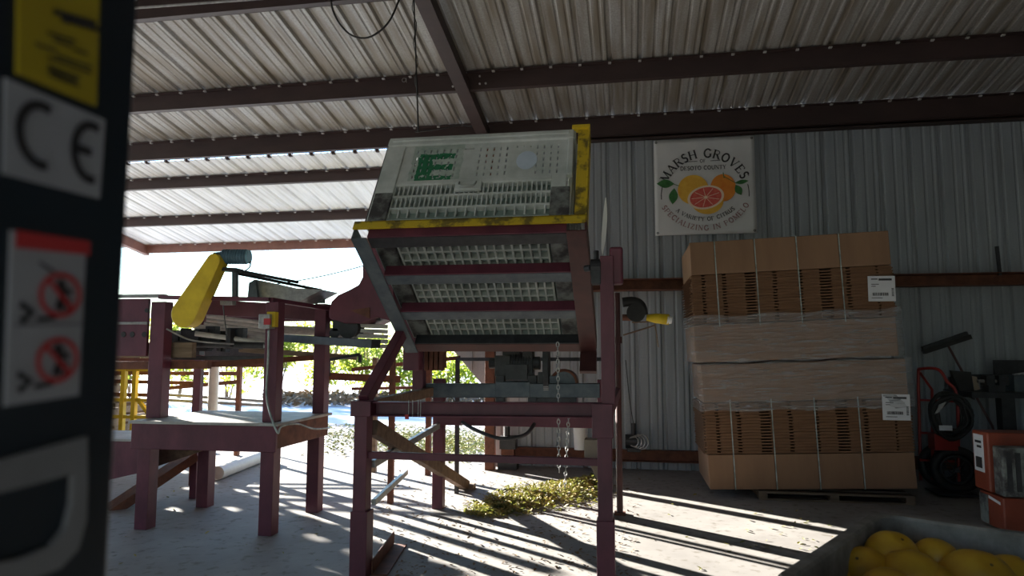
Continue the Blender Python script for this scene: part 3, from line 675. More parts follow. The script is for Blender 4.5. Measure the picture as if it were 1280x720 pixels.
def ribbon(mb, pts, wd, T, y):
    """flat stroke of width wd through transformed points"""
    P = [V(*T(*p)) for p in pts]; n = len(P); Lf = []; Rt = []
    for i, p in enumerate(P):
        d = (P[min(i+1, n-1)]-P[max(i-1, 0)]).normalized(); nn = V(-d.y, d.x)*wd/2; Lf.append(p+nn); Rt.append(p-nn)
    a = [mb.bm.verts.new((q.x, y, q.y)) for q in Lf]; b = [mb.bm.verts.new((q.x, y, q.y)) for q in Rt]
    for i in range(n-1): mb.bm.faces.new((a[i], b[i], b[i+1], a[i+1]))
def glyph(mb, c, T, h, y):
    w_, st, sf = GL[c]
    for k, pts in st: ribbon(mb, pts, h*(.185 if k == 'T' else .09), T, y)
    for (sx_, sy) in sf: ribbon(mb, [(sx_-.13, sy), (sx_+.13, sy)], h*.06, T, y)
def arc_text(mb, txt, R_, h, centre_deg, bottom=False, track=.14, y=8.740, cz=0):
    adv = [(GL[c][0]+track)*h for c in txt]; tot = sum(adv); s = -tot/2
    for c, a_ in zip(txt, adv):
        th = (s + a_/2)/R_; s += a_
        ang = math.radians(centre_deg) - th if not bottom else math.radians(centre_deg) + th
        base = V(BC.x + math.cos(ang)*R_, BC.z+cz+math.sin(ang)*R_); up_ = V(math.cos(ang), math.sin(ang)) * (-1 if bottom else 1); rt_ = V(up_.y, -up_.x)
        wc = GL[c][0]/2
        glyph(mb, c, (lambda gx, gy, b=base, r=rt_, u=up_, wc=wc: (b + r*(gx-wc)*h + u*gy*h)), h, y)
def line_text(mb, txt, cx, z, h, track=.14, y=8.740):
    adv = [(GL[c][0]+track)*h for c in txt]; x = cx - sum(adv)/2
    for c, a_ in zip(txt, adv):
        glyph(mb, c, (lambda gx, gy, x=x: V(x+gx*h, z+gy*h)), h, y); x += a_
mb = MB(); arc_text(mb, 'MARSH GROVES', .485, .110, 90, track=.09, cz=-.12)
line_text(mb, 'OF', BC.x-.01, BC.z+.30, .042); line_text(mb, 'DESOTO COUNTY', BC.x-.01, BC.z+.208, .050, .06)
mb.box(BC.x-.20, BC.x-.08, 8.738, 8.742, BC.z+.315, BC.z+.322); mb.box(BC.x+.08, BC.x+.20, 8.738, 8.742, BC.z+.315, BC.z+.322)
for a0, a1 in ((167, 184), (-4, 13)):
    ribbon(mb, arc(0, 0, .535, .535, a0, a1, 8), .011, lambda x, z: V(BC.x+x, BC.z-.12+z), 8.740)
mb.build('banner_lettering', 'ink', bn)
mb = MB(); arc_text(mb, 'A VARIETY OF CITRUS', .545, .050, 270, True, .14, cz=.095)
mb.build('banner_lettering', 'ink', bn)
mb = MB(); arc_text(mb, 'SPECIALIZING IN POMELO', .615, .064, 270, True, .23, cz=.045); 
lm = mat('ink_mauve', (0.30, 0.16, 0.17), None, .6); mb.build('banner_lettering', lm, bn)
def disc(name, m, cx, cz, rx, rz, y, rot=0, n=36):
    c, s = math.cos(rot), math.sin(rot)
    return MB().prism([V(BC.x+cx+rx*math.cos(t)*c-rz*math.sin(t)*s, y, BC.z+cz+rx*math.cos(t)*s+rz*math.sin(t)*c) for t in [2*PI*i/n for i in range(n)]], (0, .001, 0)).build(name, m, bn)
disc('printed_fruit', 'fruit_yellow', -.14, -.045, .19, .19, 8.7405)
disc('printed_fruit', 'fruit_orange', .225, -.035, .155, .175, 8.7400)
disc('printed_fruit', 'fruit_yellow', .03, -.20, .195, .165, 8.7380)
disc('printed_rind', 'fruit_pith', .01, -.15, .225, .150, 8.7365, .18)
disc('printed_flesh', 'fruit_pink', .01, -.15, .195, .127, 8.7350, .18)
mb = MB(); 
for i in range(9):
    t = 2*PI*i/9+.2; ribbon(mb, [(.02*math.cos(t), .015*math.sin(t)), (.175*math.cos(t), .118*math.sin(t))], .006, lambda x, z: V(BC.x+.01+x*math.cos(.18)-z*math.sin(.18), BC.z-.15+x*math.sin(.18)+z*math.cos(.18)), 8.7335)
mb.prism([V(BC.x+.01+.022*math.cos(t), 8.734, BC.z-.15+.018*math.sin(t)) for t in [2*PI*i/12 for i in range(12)]], (0, .001, 0))
mb.build('printed_segments', 'fruit_pith', bn)
def pleaf(cx, cz, L_, W_, a_):
    pts = []
    for i in range(9): t = i/8; pts.append((L_*(t-.5), W_*math.sin(PI*t)/2))
    for i in range(7, 0, -1): t = i/8; pts.append((L_*(t-.5), -W_*math.sin(PI*t)/2))
    c, s = math.cos(a_), math.sin(a_); pts2 = [V(BC.x+cx+x*c-z*s, 8.7392, BC.z+cz+x*s+z*c) for x, z in pts]
    MB().prism(pts2, (0, .001, 0)).build('printed_leaf', 'print_leaf', bn)
pleaf(-.48, .045, .22, .11, -.05); pleaf(-.385, -.12, .21, .11, 1.45); pleaf(.45, .03, .17, .055, .15); pleaf(.41, -.07, .15, .09, -1.1)
mb = MB(); ribbon(mb, [(-.39, .04), (-.31, .01)], .008, lambda x, z: V(BC.x+x, BC.z+z), 8.7385); ribbon(mb, [(.24, .09), (.23, .16)], .012, lambda x, z: V(BC.x+x, BC.z+z), 8.7385); ribbon(mb, [(.235, .11), (.38, .02)], .008, lambda x, z: V(BC.x+x, BC.z+z), 8.7385)
mb.build('printed_stem', 'print_leaf', bn)

# ================================================================ CONVEYOR LINE AND WORK PLATFORM (LEFT)
wp = thing('work_platform', 'maroon steel work platform with worn pale top and tall posts, at left', 'platform', (-3.43, 5.6, 0))
def wpart(mb, name, m='maroon_paint', bevel=.004, **k): return mb.build(name, m, wp, bevel=bevel, **k)
wpart(MB().box(-4.09, -2.76, 5.10, 6.12, .862, .885), 'platform_top', 'work_top')
wpart(MB().box(-4.07, -2.78, 5.12, 5.15, .655, .862), 'apron')
wpart(MB().box(-2.81, -2.78, 5.15, 6.08, .68, .862), 'apron', 'rust_brown')
wpart(MB().box(-4.07, -4.04, 5.15, 6.08, .68, .862), 'apron'); wpart(MB().box(-4.04, -2.81, 6.05, 6.08, .68, .862), 'apron')
for x, y in ((-4.03, 5.155), (-2.925, 5.15), (-4.03, 6.10-.13), (-2.92, 5.95)):
    wpart(MB().box(x, x+.115, y, y+.115, 0, .80 if y < 5.5 else .86), 'leg')
for p0, p1, y, zt in ((184, 202, 5.35, 1.89), (329, 345, 5.18, 1.86), (391, 405, 5.98, 1.90)):
    a = at(p0, 480, Y=y); b = at(p1, 480, Y=y); wpart(MB().box(a.x, b.x, y, y+.11, .885, zt), 'upright')
a = at(242, 480, Y=6.3); b = at(250, 480, Y=6.3); wpart(MB().box(a.x, b.x, 6.3, 6.36, 0, 1.95), 'rear_upright')
a = at(200, 371.5, Y=5.30); b = at(338, 374.5, Y=5.20); c = at(411, 386, Y=6.0)
wpart(MB().bar(a, b, .05, .035), 'top_rail'); wpart(MB().bar(b, c, .05, .035), 'top_rail')
# switch box with its conduit
a = at(327, 411, Y=5.13); b = at(341, 393, Y=5.13); sb = wpart(MB().box(a.x, b.x, 5.08, 5.18, a.z, b.z), 'switch_box', 'galvanised')
a2 = at(336, 409, Y=5.16); b2 = at(347, 390, Y=5.16); MB().box(a2.x, b2.x, 5.12, 5.18, a2.z, b2.z).build('box_back', 'yellow_paint', sb, bevel=.004)
c = at(334, 402, Y=5.07); MB().box(c.x-.03, c.x+.025, 5.068, 5.082, c.z-.025, c.z+.025).build('red_button', 'ink_red', sb)
P = [at(336, 412, Y=5.14), at(335, 450, Y=5.14), at(333, 490, Y=5.13), at(337, 515, Y=5.11), at(347, 541, Y=5.09), at(352, 533, Y=5.15), at(372, 530, Y=5.35), at(392, 536, Y=5.6), at(412, 535, Y=5.9)]
wpart(MB().tube(smooth_path(P), .008, 6), 'cable', 'strap_plastic', bevel=0, smooth=True)

cv = thing('conveyor', 'long maroon roller conveyor with side plates and drive parts, above the work platform', 'conveyor', (-4.6, 5.9, 0))
def cpart(mb, name, m='maroon_paint', bevel=.003, **k): return mb.build(name, m, cv, bevel=bevel, **k)
YS = 5.42
t0 = at(186, 373, Y=YS); t1 = at(186, 462, Y=YS)
cpart(MB().box(-7.3, t0.x, YS, YS+.03, at(186, 445, Y=YS).z, t0.z), 'side_plate')
cpart(MB().bar(V(-7.3, YS, t0.z+.035), V(at(207, 370, Y=YS).x, YS, t0.z+.02), .06, .03), 'top_strip', 'galvanised')
z_ = at(170, 404, Y=YS).z; cpart(MB().box(-7.3, t0.x, YS-.012, YS, z_-.012, z_+.012), 'seam_strip', 'galvanised')
mb = MB()
for px in (154, 165, 180): p = at(px, 418, Y=YS-.004); mb.cyl(p, p+V(0, .01, 0), .025, 16)
p = at(183, 388, Y=YS-.004); mb.cyl(p, p+V(0, .01, 0), .02, 16)
cpart(mb, 'bolt_hole', 'black_rubber')
cpart(MB().box(-7.3, at(240, 440, Y=5.5).x, 5.5, 5.56, at(200, 447, Y=5.5).z, at(200, 428, Y=5.5).z), 'lower_plate', 'wood')
cpart(MB().bar(at(110, 457, Y=5.5), at(262, 456, Y=5.5), .06, .07), 'lower_beam', 'rust_brown')
cpart(MB().bar(at(255, 456, Y=5.6), at(410, 446, Y=6.5), .06, .05), 'lower_beam', 'rust_brown')
# dirty drive parts below the bed
rr = random.Random(5); mb = MB()
for i in range(16):
    p = at(212+5.6*i, 424+rr.uniform(-4, 6), Y=5.75+rr.uniform(0, .2)); s_ = rr.uniform(.02, .07); mb.box(p.x-s_, p.x+s_, p.y, p.y+.08, p.z-rr.uniform(.05, .11), p.z+rr.uniform(.05, .12))
mb.cyl(at(215, 430, Y=5.7), at(330, 432, Y=5.9), .03, 12)
cpart(mb, 'drive_gear', 'dark_steel')
cpart(MB().bar(at(205, 447, Y=5.85), at(345, 448, Y=6.2), .08, .04), 'drive_rail', 'dark_steel')
a = at(192, 414, Y=7.3); b = at(345, 446, Y=7.3); cpart(MB().box(a.x, b.x, 7.3, 7.34, b.z, a.z), 'belt_underside', 'dark_steel')
a = at(150, 447, Y=7.2); b = at(346, 459, Y=7.2); cpart(MB().box(a.x-2, b.x, 7.2, 7.28, b.z, a.z), 'lower_beam', 'rust_brown')
# rollers seen from below
for i in range(7):
    f = i/6; p = at(238+6*f, 389+28*f, Y=6.9-1.2*f); q = at(334, 399+30*f, Y=6.9-1.2*f+.25)
    cpart(MB().cyl(p, q, .024, 14), 'roller', 'slat_metal', bevel=0)
cpart(MB().cyl(at(348, 412, Y=6.3), at(466, 418, Y=6.9), .045, 18), 'long_roller', 'slat_metal', bevel=0)
cpart(MB().box(at(272, 400, Y=7).x, at(480, 400, Y=7).x, 7.0, 7.1, at(300, 402, Y=7).z, at(300, 384, Y=7).z), 'rear_side_rail')
cpart(MB().bar(at(246, 383, Y=5.7), at(470, 396, Y=6.3), .05, .14), 'front_side_rail')
cpart(MB().bar(at(345, 422, Y=6.2), at(470, 430, Y=5.5), .10, .07), 'dark_rail', 'dark_steel')
cpart(MB().bar(at(300, 437, Y=6.3), at(446, 447, Y=6.5), .06, .05), 'tan_rail', 'wood')
cpart(MB().bar(at(405, 470, Y=6.4), at(500, 474, Y=6.8), .05, .07), 'rust_rail', 'rust_brown')
mb = MB(); a = at(411, 450, Y=6.4); b = at(450, 443, Y=6.4); mb.bar(a, b, .03, .03); mb.bar(b, at(450, 453, Y=6.4), .03, .03); mb.bar(a, at(411, 470, Y=6.4), .03, .03)
cpart(mb, 'hanger', 'dark_steel')
for i in range(5):
    z0 = 407 + 6.2*i; p = at(446, z0, Y=6.05); q = at(485, z0+1.5, Y=6.15); cpart(MB().bar(p, q, .12, .035), 'slat', 'slat_metal')
cpart(MB().cyl(at(452, 391, Y=5.95), at(476, 392, Y=6.0), .065, 20), 'end_motor', 'black_rubber', bevel=0)
c = at(438, 410, Y=6.0); mb = MB(); mb.cyl(c-V(.0, .06, 0), c+V(0, .10, 0), .10, 20); mb.box(c.x-.16, c.x+.02, 5.96, 6.12, c.z-.03, c.z+.14); mb.cyl(c+V(-.14, -.04, -.05), c+V(-.14, .1, -.05), .05, 14); cpart(mb, 'end_drum', 'dark_steel')
# legs of the conveyor
for px, y in ((246, 6.9), (398, 6.9)):
    p = at(px, 430, Y=y); cpart(MB().box(p.x-.03, p.x+.03, y, y+.06, 0, p.z), 'leg', 'rust_brown')
for x in (-7.2, -6.4): cpart(MB().box(x, x+.10, YS+.03, YS+.13, 0, 1.5), 'leg'); cpart(MB().box(x, x+.10, 6.6, 6.7, 0, 1.5), 'leg')
# hood
YH = 5.85; pts = [(411, 398), (411, 388), (414, 377), (422, 369), (437, 362), (448, 356), (453, 346), (453, 318), (470, 300), (492, 300), (492, 402), (470, 396), (452, 404), (430, 404)]
hd = cpart(MB().prism([at(*p, Y=YH) for p in pts], (0, .55, 0)), 'hood', bevel=.01); 
a = at(438, 388, Y=YH-.01); b = at(462, 384, Y=YH-.01); c = at(462, 398, Y=YH-.01); MB().prism([a, b, c], (0, .012, 0)).build('hood_patch', 'rust_brown', hd)
# yellow chain guard and motor
YG = 5.12; c0 = at(229, 392, Y=YG); c1_ = at(266, 326, Y=YG); r0 = .115; r1 = .062
d = (c1_-c0); d2 = math.atan2(d.z, d.x); off_ = math.acos((r0-r1)/d.length)
poly = [c0 + V(math.cos(t), 0, math.sin(t))*r0 for t in [d2+off_ + (2*PI-2*off_)*i/20 for i in range(21)]] + [c1_ + V(math.cos(t), 0, math.sin(t))*r1 for t in [d2-off_ + 2*off_*i/12 for i in range(13)]]
yg = cpart(MB().prism(poly, (0, .13, 0)), 'chain_guard', 'yellow_paint', bevel=.008)
p = at(268, 322, Y=5.2); q = at(279, 321, Y=5.22); m0 = at(309, 321, Y=5.26)
mb = MB(); mb.cyl(q, m0, .062, 24); mb.cyl(p, q, .045, 16)
for i in range(9): mb.ring(q.lerp(m0, (i+.5)/9), m0-q, .062, .004, 24, 4)
mo = cpart(mb, 'motor', 'motor_blue', bevel=0); MB().cyl(m0, m0+V(.02, .003, 0), .058, 24).build('motor_cap', 'motor_cap', mo)
cpart(MB().bar(at(262, 336, Y=5.24), at(300, 338, Y=5.26), .12, .03), 'motor_mount', 'dark_steel')
cpart(MB().tube(smooth_path([at(313, 327, Y=5.27), at(312, 334, Y=5.27), at(303, 341, Y=5.27)]), .006, 6), 'motor_lead', 'black_rubber', bevel=0)
cpart(MB().bar(at(294, 340, Y=5.3), at(294, 374, Y=5.3), .04, .04, (0, 1, 0)), 'mount_post', 'blue_steel')
cpart(MB().bar(at(286, 336, Y=5.4), at(373, 353, Y=5.8), .03, .025), 'guide_rod', 'dark_steel')
cpart(MB().bar(at(292, 341, Y=5.5), at(402, 363, Y=6.1), .03, .025), 'guide_rod', 'dark_steel')
cpart(MB().prism([at(*p, Y=5.7) for p in ((310, 372), (311, 354), (318, 349), (366, 360), (403, 362), (374, 377))], (0, .35, 0)), 'side_tray', 'galvanised')
cpart(MB().prism([at(*p, Y=5.66) for p in ((309, 373), (311, 353), (319, 350), (322, 372))], (0, .03, 0)), 'tray_bracket', 'blue_steel')
cpart(MB().prism([at(*p, Y=6.0) for p in ((395, 379), (397, 365), (401, 361), (405, 366), (405, 379))], (0, .03, 0)), 'tray_bracket', 'blue_steel')
cpart(MB().prism([at(*p, Y=5.3) for p in ((275, 374), (290, 374), (290, 381), (275, 381))], (0, .06, 0)), 'junction_box', 'galvanised')
cpart(MB().tube(smooth_path([at(279, 382, Y=5.3), at(281, 400, Y=5.3), at(284, 420, Y=5.4)]), .005, 5), 'lead', 'dark_steel', bevel=0)
cpart(MB().tube(smooth_path([at(208, 411, Y=5.12), at(235, 424, Y=5.2), at(262, 428, Y=5.3), at(292, 430, Y=5.5)]), .008, 6), 'cable', 'galvanised', bevel=0)
# low side bench with sloping chute, left of the platform
lb = thing('side_bench', 'low maroon bench with tapering front and inclined chute, left of the platform', 'bench', (-4.7, 5.8, 0))
z0 = at(160, 549, Y=5.45).z
MB().box(-6.2, -4.10, 5.45, 6.05, z0-.02, z0).build('bench_top', 'work_top', lb)
a = at(172, 552, Y=5.46); b = at(172, 587, Y=5.46); c = at(100, 618, Y=5.46)
MB().prism([V(-6.2, 5.46, z0-.02), V(-4.12, 5.46, z0-.02), V(-4.12, 5.46, b.z), V(-6.2, 5.46, c.z-.25)], (0, .03, 0)).build('bench_panel', 'maroon_paint', lb)
MB().bar(at(120, 650, Y=5.75), at(243, 568, Y=6.35), .30, .08).build('chute', 'rust_brown', lb)
MB().prism([at(*p, Y=5.75) for p in ((190, 556), (262, 560), (240, 568), (196, 583))], (0, .03, 0)).build('chute_side', 'tan_timber', lb)
MB().box(-6.1, -6.0, 5.5, 5.6, 0, z0-.02).build('leg', 'maroon_paint', lb); MB().box(-6.1, -6.0, 5.9, 6.0, 0, z0-.02).build('leg', 'maroon_paint', lb)

# ---------------------------------------------------------------- behind the conveyor
yr = thing('safety_railing', 'yellow painted safety railing standing behind the conveyor at far left', 'railing', at(160, 560, Z=0) and V(-6.9, 8.6, 0))
def gx(px, Y): return at(px, 480, Y=Y).x
for px in (121, 155, 169, 195):
    x = gx(px, 8.6); MB().box(x-.03, x+.03, 8.57, 8.63, 0, 1.42).build('post', 'yellow_paint', yr)
for py in (500, 521, 462):
    z = at(165, py, Y=8.6).z; MB().bar(V(gx(60, 8.6), 8.6, z), V(gx(195, 8.6), 8.6, z), .045, .045).build('rail', 'yellow_paint', yr)
MB().bar(at(172, 498, Y=8.6), at(186, 518, Y=8.6), .045, .045).build('brace', 'yellow_paint', yr)
rr_ = thing('pipe_railing', 'rust-red pipe railing behind the work platform', 'railing', V(-5.2, 9.0, 0))
for px in (95, 299): x = gx(px, 9.0); MB().box(x-.03, x+.03, 8.97, 9.03, 0, 1.40).build('post', 'rust_brown', rr_)
for (pa, ya), (pb_, yb) in (((80, 466), (300, 467)), ((80, 475), (246, 479)), ((190, 487), (300, 477)), ((80, 492), (200, 494))):
    MB().bar(at(pa, ya, Y=9.0), at(pb_, yb, Y=9.0), .04, .055).build('rail', 'rust_brown', rr_)
for ya, yb in ((492, 503), (499, 508)): MB().cyl(at(190, ya, Y=9.05), at(350, yb, Y=9.05), .022, 10).build('lower_pipe', 'galvanised', rr_)
for px in (210, 345): x = gx(px, 9.1); MB().box(x-.02, x+.02, 9.06, 9.10, 0, at(px, 492 if px < 300 else 502, Y=9.1).z).build('pipe_foot', 'galvanised', rr_)
pv = thing('pipe_post', 'upright white plastic pipe with brown cap standing behind the platform', 'pipe', V(gx(267, 8.1), 8.1, 0))
MB().cyl(V(pv.location.x, 8.1, 0), V(pv.location.x, 8.1, at(267, 457, Y=8.1).z), .062, 20).build('pipe', 'pvc', pv, smooth=False)
zc = at(267, 457, Y=8.1).z; MB().cyl(V(pv.location.x, 8.1, zc), V(pv.location.x, 8.1, zc+.09), .07, 20).build('cap', 'rust_brown', pv)
a = at(272, 592, Z=.07); b = at(330, 570, Z=.07)
tag(MB().cyl(V(a.x, a.y, .075), V(b.x, b.y, .075), .075, 20).build('drain_pipe', 'pvc'), 'thick white plastic pipe lying on the ground behind the platform legs', 'pipe')
# thin red frame behind the dumper with dark cross pipe
fr = thing('pipe_stand', 'thin rust-red pipe frame with dark cross pipe, behind the bin dumper', 'frame', V(-1.2, 6.9, 0))
def fpart(mb, name, m='rust_brown'): return mb.build(name, m, fr)
p = at(488, 629, Z=0); fpart(MB().box(p.x-.025, p.x+.025, p.y-.025, p.y+.025, 0, at(488, 430, Y=p.y).z), 'post')
p = at(535, 594, Z=0); fpart(MB().box(p.x-.03, p.x+.03, p.y-.03, p.y+.03, 0, at(535, 440, Y=p.y).z), 'post')
p = at(467, 590, Z=0); fpart(MB().box(p.x-.03, p.x+.03, p.y-.03, p.y+.03, 0, at(467, 447, Y=p.y).z), 'post', 'wood')
p = at(775, 643, Z=0); rp = p
fpart(MB().cyl(V(p.x, p.y, 0), V(p.x, p.y, at(775, 366, Y=p.y).z), .028, 12), 'pole', 'red_rail_paint')
fpart(MB().box(p.x-.05, p.x+.05, p.y-.05, p.y+.05, 0, .02), 'base_plate'); zc = at(775, 425, Y=p.y).z; fpart(MB().cyl(V(p.x, p.y, zc-.03), V(p.x, p.y, zc+.03), .042, 12), 'coupling', 'red_rail_paint')
p = at(572, 449, Y=7.0); q = at(772, 449, Y=6.42); fpart(MB().bar(p, q, .035, .035), 'cross_pipe', 'dark_steel')
fpart(MB().bar(q, at(772, 520, Y=6.42), .03, .03), 'drop_pipe', 'dark_steel'); fpart(MB().box(p.x-.02, p.x+.02, 6.98, 7.02, 0, p.z), 'post', 'dark_steel')
fpart(MB().bar(at(440, 462, Y=7.1), at(575, 447, Y=7.0), .03, .04), 'cross_bar'); fpart(MB().bar(at(440, 486, Y=6.9), at(545, 484, Y=6.9), .03, .03), 'cross_bar')
# black elbow pipe with yellow wrapped end
eb = thing('bent_pipe', 'black elbow pipe with yellow wrapped end, fixed to the red pole', 'pipe', V(rp.x+.1, rp.y, 1.7))
YE = rp.y-.02
MB().tube(smooth_path([at(778, 378, Y=YE), at(792, 377, Y=YE), at(801, 382, Y=YE), at(804, 394, Y=YE)]), .045, 14).build('elbow', 'black_rubber', eb, smooth=True)
c = at(795, 391, Y=YE); MB().cyl(c-V(0, .05, 0), c+V(0, .05, 0), .085, 24).build('drum', 'black_rubber', eb)
MB().cyl(at(778, 397, Y=YE), at(800, 397, Y=YE), .03, 12).build('sleeve', 'rust_brown', eb)
MB().tube([at(808, 397, Y=YE), at(820, 398, Y=YE), at(836, 399.5, Y=YE)], [.03, .045, .05], 14).build('wrapped_end', 'yellow_paint', eb, smooth=True)
MB().tube([at(834, 399.5, Y=YE-.01), at(840, 400.5, Y=YE-.01)], [.045, .03], 12).build('white_cap', 'white_plastic', eb)
MB().tube([at(779, 419, Y=YE), at(818, 407, Y=YE)], .008, 6).build('stay_rod', 'tan_timber', eb); MB().tube([at(790, 403, Y=YE), at(820, 402, Y=YE)], .007, 6).build('rod', 'tan_timber', eb)
MB().tube(smooth_path([at(818, 405, Y=YE), at(820, 414, Y=YE), at(823, 434, Y=YE)]), .006, 6).build('lead', 'wood', eb)
# things standing by the wall
p = at(725, 566, Z=.24); bk = thing('bucket', 'white plastic bucket on the low beam at the metal wall behind the dumper', 'bucket', V(gx(725, 8.6), 8.62, .25))
zb, zt = .25, at(725, 528, Y=8.55).z; x = gx(725, 8.6)
MB().tube([V(x, 8.62, zb), V(x, 8.62, zt)], [.08, .095], 24).build('pail', 'white_plastic', bk); MB().ring(V(x, 8.62, zt-.02), (0, 0, 1), .096, .006).build('rim', 'white_plastic', bk)
pm = thing('water_pump', 'small dark pump with hose standing on the low beam of the wall', 'pump', V(gx(792, 8.6), 8.6, .245))
mb = MB(); x = gx(793, 8.6); mb.cyl(V(x-.12, 8.62, .36), V(x+.04, 8.62, .36), .085, 18); mb.box(x-.1, x+.06, 8.54, 8.70, .245, .29); mb.cyl(V(x-.02, 8.62, .40), V(x-.02, 8.62, .58), .03, 10); mb.build('pump_body', 'dark_steel', pm)
for k in range(4): MB().ring(V(x-.02+.03*k, 8.54, .37), (.3, 1, 0), .06+.01*k, .008, 20, 5).build('coil', 'galvanised', pm)
MB().tube(smooth_path([V(x-.02, 8.62, .58), at(787, 500, Y=8.65), at(782, 450, Y=8.7)]), .006, 6).build('hose', 'dark_steel', pm)
x = gx(636, 8.6); cr2 = thing('machine_part', 'dark boxy machine part standing at the foot of the wall by the column', 'machine part', V(x, 8.6, .0))
MB().box(x-.1, x+.1, 8.5, 8.68, .245, .40).build('housing', 'dark_steel', cr2); MB().box(x-.12, x+.12, 8.48, 8.66, 0, .10).build('foot', 'dark_steel', cr2)
MB().box(x-.08, x+.08, 8.5, 8.62, .10, .245).build('neck', 'rust_brown', cr2); MB().cyl(V(x-.02, 8.58, .4), V(x-.02, 8.58, .52), .04, 14).build('stub', 'dark_steel', cr2)

# ================================================================ RIGHT CORNER: HAND TRUCK, BROOM, BENCH, HEATERS
def X_(px, py, Y): return at(px, py, Y=Y)
YD = 7.9
ht = thing('hand_truck', 'red two-wheeled hand truck carrying a coiled hose, right of the cartons', 'hand truck', V(X_(1180, 600, YD).x, YD, 0))
def hp(mb, name, m='dolly_red', **k): return mb.build(name, m, ht, **k)
A0 = X_(1150, 463, YD); A1 = X_(1174, 464, YD)
hp(MB().tube(smooth_path([at(1151, 600, Y=8.2), at(1149, 520, Y=8.2), at(1148, 468, Y=8.2), at(1152, 461, Y=8.15), at(1173, 462, Y=8.0), at(1184, 477, Y=7.95), at(1196, 495, Y=7.9), at(1198, 560, Y=7.9), at(1199, 618, Y=7.85)], 5), .016, 10), 'handle_frame', smooth=True)
hp(MB().tube([at(1150, 466, Y=8.2), at(1165, 487, Y=8.05), at(1166, 600, Y=7.95)], .014, 10), 'side_tube', smooth=True)
for py in (500, 541, 575): hp(MB().tube([at(1150, py, Y=8.1), at(1198, py+2, Y=7.9)], .012, 8), 'cross_tube')
a = at(1169, 563, Y=7.78); b = at(1197, 543, Y=7.78); hp(MB().box(a.x, b.x, 7.78, 7.95, a.z, b.z), 'box', bevel=.006)
hp(MB().box(a.x-.05, b.x+.1, 7.6, 7.95, 0.02, .035), 'toe_plate', 'dark_steel')
for wy, wx in ((7.84, 1196), (8.1, 1180)):
    c = at(wx, 598, Y=wy); zz = .245
    hp(MB().ring(V(c.x, wy, zz), (.25, 1, 0), .195, .045, 32, 10), 'tyre', 'black_rubber', smooth=True)
    mb = MB(); mb.ring(V(c.x, wy, zz), (.25, 1, 0), .135, .012, 28, 6)
    for k in range(8):
        t = 2*PI*k/8; ax = V(.25, 1, 0).normalized(); u_ = ax.cross(V(0, 0, 1)); mb.tube([V(c.x, wy, zz), V(c.x, wy, zz)+(u_*math.cos(t)+V(0, 0, 1)*math.sin(t))*.135], .006, 5)
    mb.cyl(V(c.x, wy, zz)-V(.01, .05, 0), V(c.x, wy, zz)+V(.01, .05, 0), .025, 12); hp(mb, 'wheel_rim', 'dark_steel')
hc = thing('hose_coil', 'black hose coiled and hung on the red hand truck', 'hose', V(X_(1187, 520, 7.75).x, 7.75, X_(1187, 548, 7.75).z))
rr = random.Random(8); c = at(1187, 519, Y=7.76); pts = []
for k in range(11*14):
    t = 2*PI*k/14; R_ = .17 + .035*math.sin(k*.37)+.012*math.sin(k*1.7); pts.append(c + V(R_*math.cos(t)*.95, .05*math.sin(k*.11)-.03, R_*1.15*math.sin(t)))
MB().tube(smooth_path(pts, 2), .014, 7).build('hose', 'black_rubber', hc, smooth=True)
a = at(1174, 538, Y=7.66); b = at(1190, 532, Y=7.66); MB().box(a.x, b.x, 7.655, 7.66, a.z, b.z).build('paper_tag', 'paper_white', hc)
a = at(1168, 518, Y=7.66); MB().prism([a, a+V(.06, 0, .03), a+V(.12, 0, .13), a+V(.05, 0, .10)], (0, .004, 0)).build('hose_tag', 'galvanised', hc)
# broom leaning head-up
br = thing('push_broom', 'push broom leaning head-up against the wall above the hand truck', 'broom', V(X_(1240, 530, 8.4).x, 8.4, 0))
ha = at(1153, 436, Y=8.45); hb = at(1209, 417, Y=8.45)
MB().bar(ha, hb, .06, .05).build('broom_head', 'dark_steel', br, bevel=.006); MB().bar(ha+V(-.0, -.02, -.035), hb+V(.02, -.02, -.035), .07, .05).build('bristles', 'black_rubber', br)
MB().tube([at(1184, 430, Y=8.43), at(1240, 532, Y=8.3), V(at(1262, 575, Y=8.1).x, 8.1, .02)], .013, 10).build('broom_stick', 'red_rail_paint', br)
dp = thing('dustpan', 'black dustpan hanging in front of the wall beside the hand truck handle', 'dustpan', at(1205, 492, Y=8.2))
MB().prism([at(*p, Y=8.2) for p in ((1189, 463), (1214, 465), (1219, 500), (1199, 488))], (0, .05, 0)).build('pan', 'black_rubber', dp)
MB().prism([at(*p, Y=8.18) for p in ((1215, 470), (1221, 471), (1225, 487), (1218, 488))], (0, .005, 0)).build('paper_tag', 'tan_box', dp)
# dark work bench with clutter at the right edge
wb = thing('work_bench', 'dark steel work bench against the wall at the right edge', 'bench', V(X_(1270, 600, 8.2).x, 8.2, 0))
zt = at(1270, 494, Y=8.0).z; xl = at(1212, 494, Y=8.0).x
MB().box(xl, 6.6, 7.95, 8.62, zt-.03, zt+.03).build('bench_top', 'dark_steel', wb)
zs = at(1270, 472, Y=8.4).z; MB().bar(V(xl+.05, 8.5, zs), V(6.6, 8.5, zs), .05, .06).build('back_rail', 'dark_steel', wb)
for x in (xl+.30, 6.4): MB().box(x, x+.13, 8.0, 8.12, 0, zt-.03).build('leg', 'dark_steel', wb)
MB().box(xl+.3, 6.5, 8.03, 8.08, .25, .32).build('stretcher', 'dark_steel', wb)
for k, x in enumerate((xl+.02, 6.5)): MB().box(x, x+.05, 8.48, 8.53, zt+.03, zs).build('rail_post', 'dark_steel', wb)
vz = thing('bench_vise', 'dark bench vise on the work bench at right', 'vise', V(at(1245, 490, Y=8.1).x, 8.1, zt+.03)); x = vz.location.x
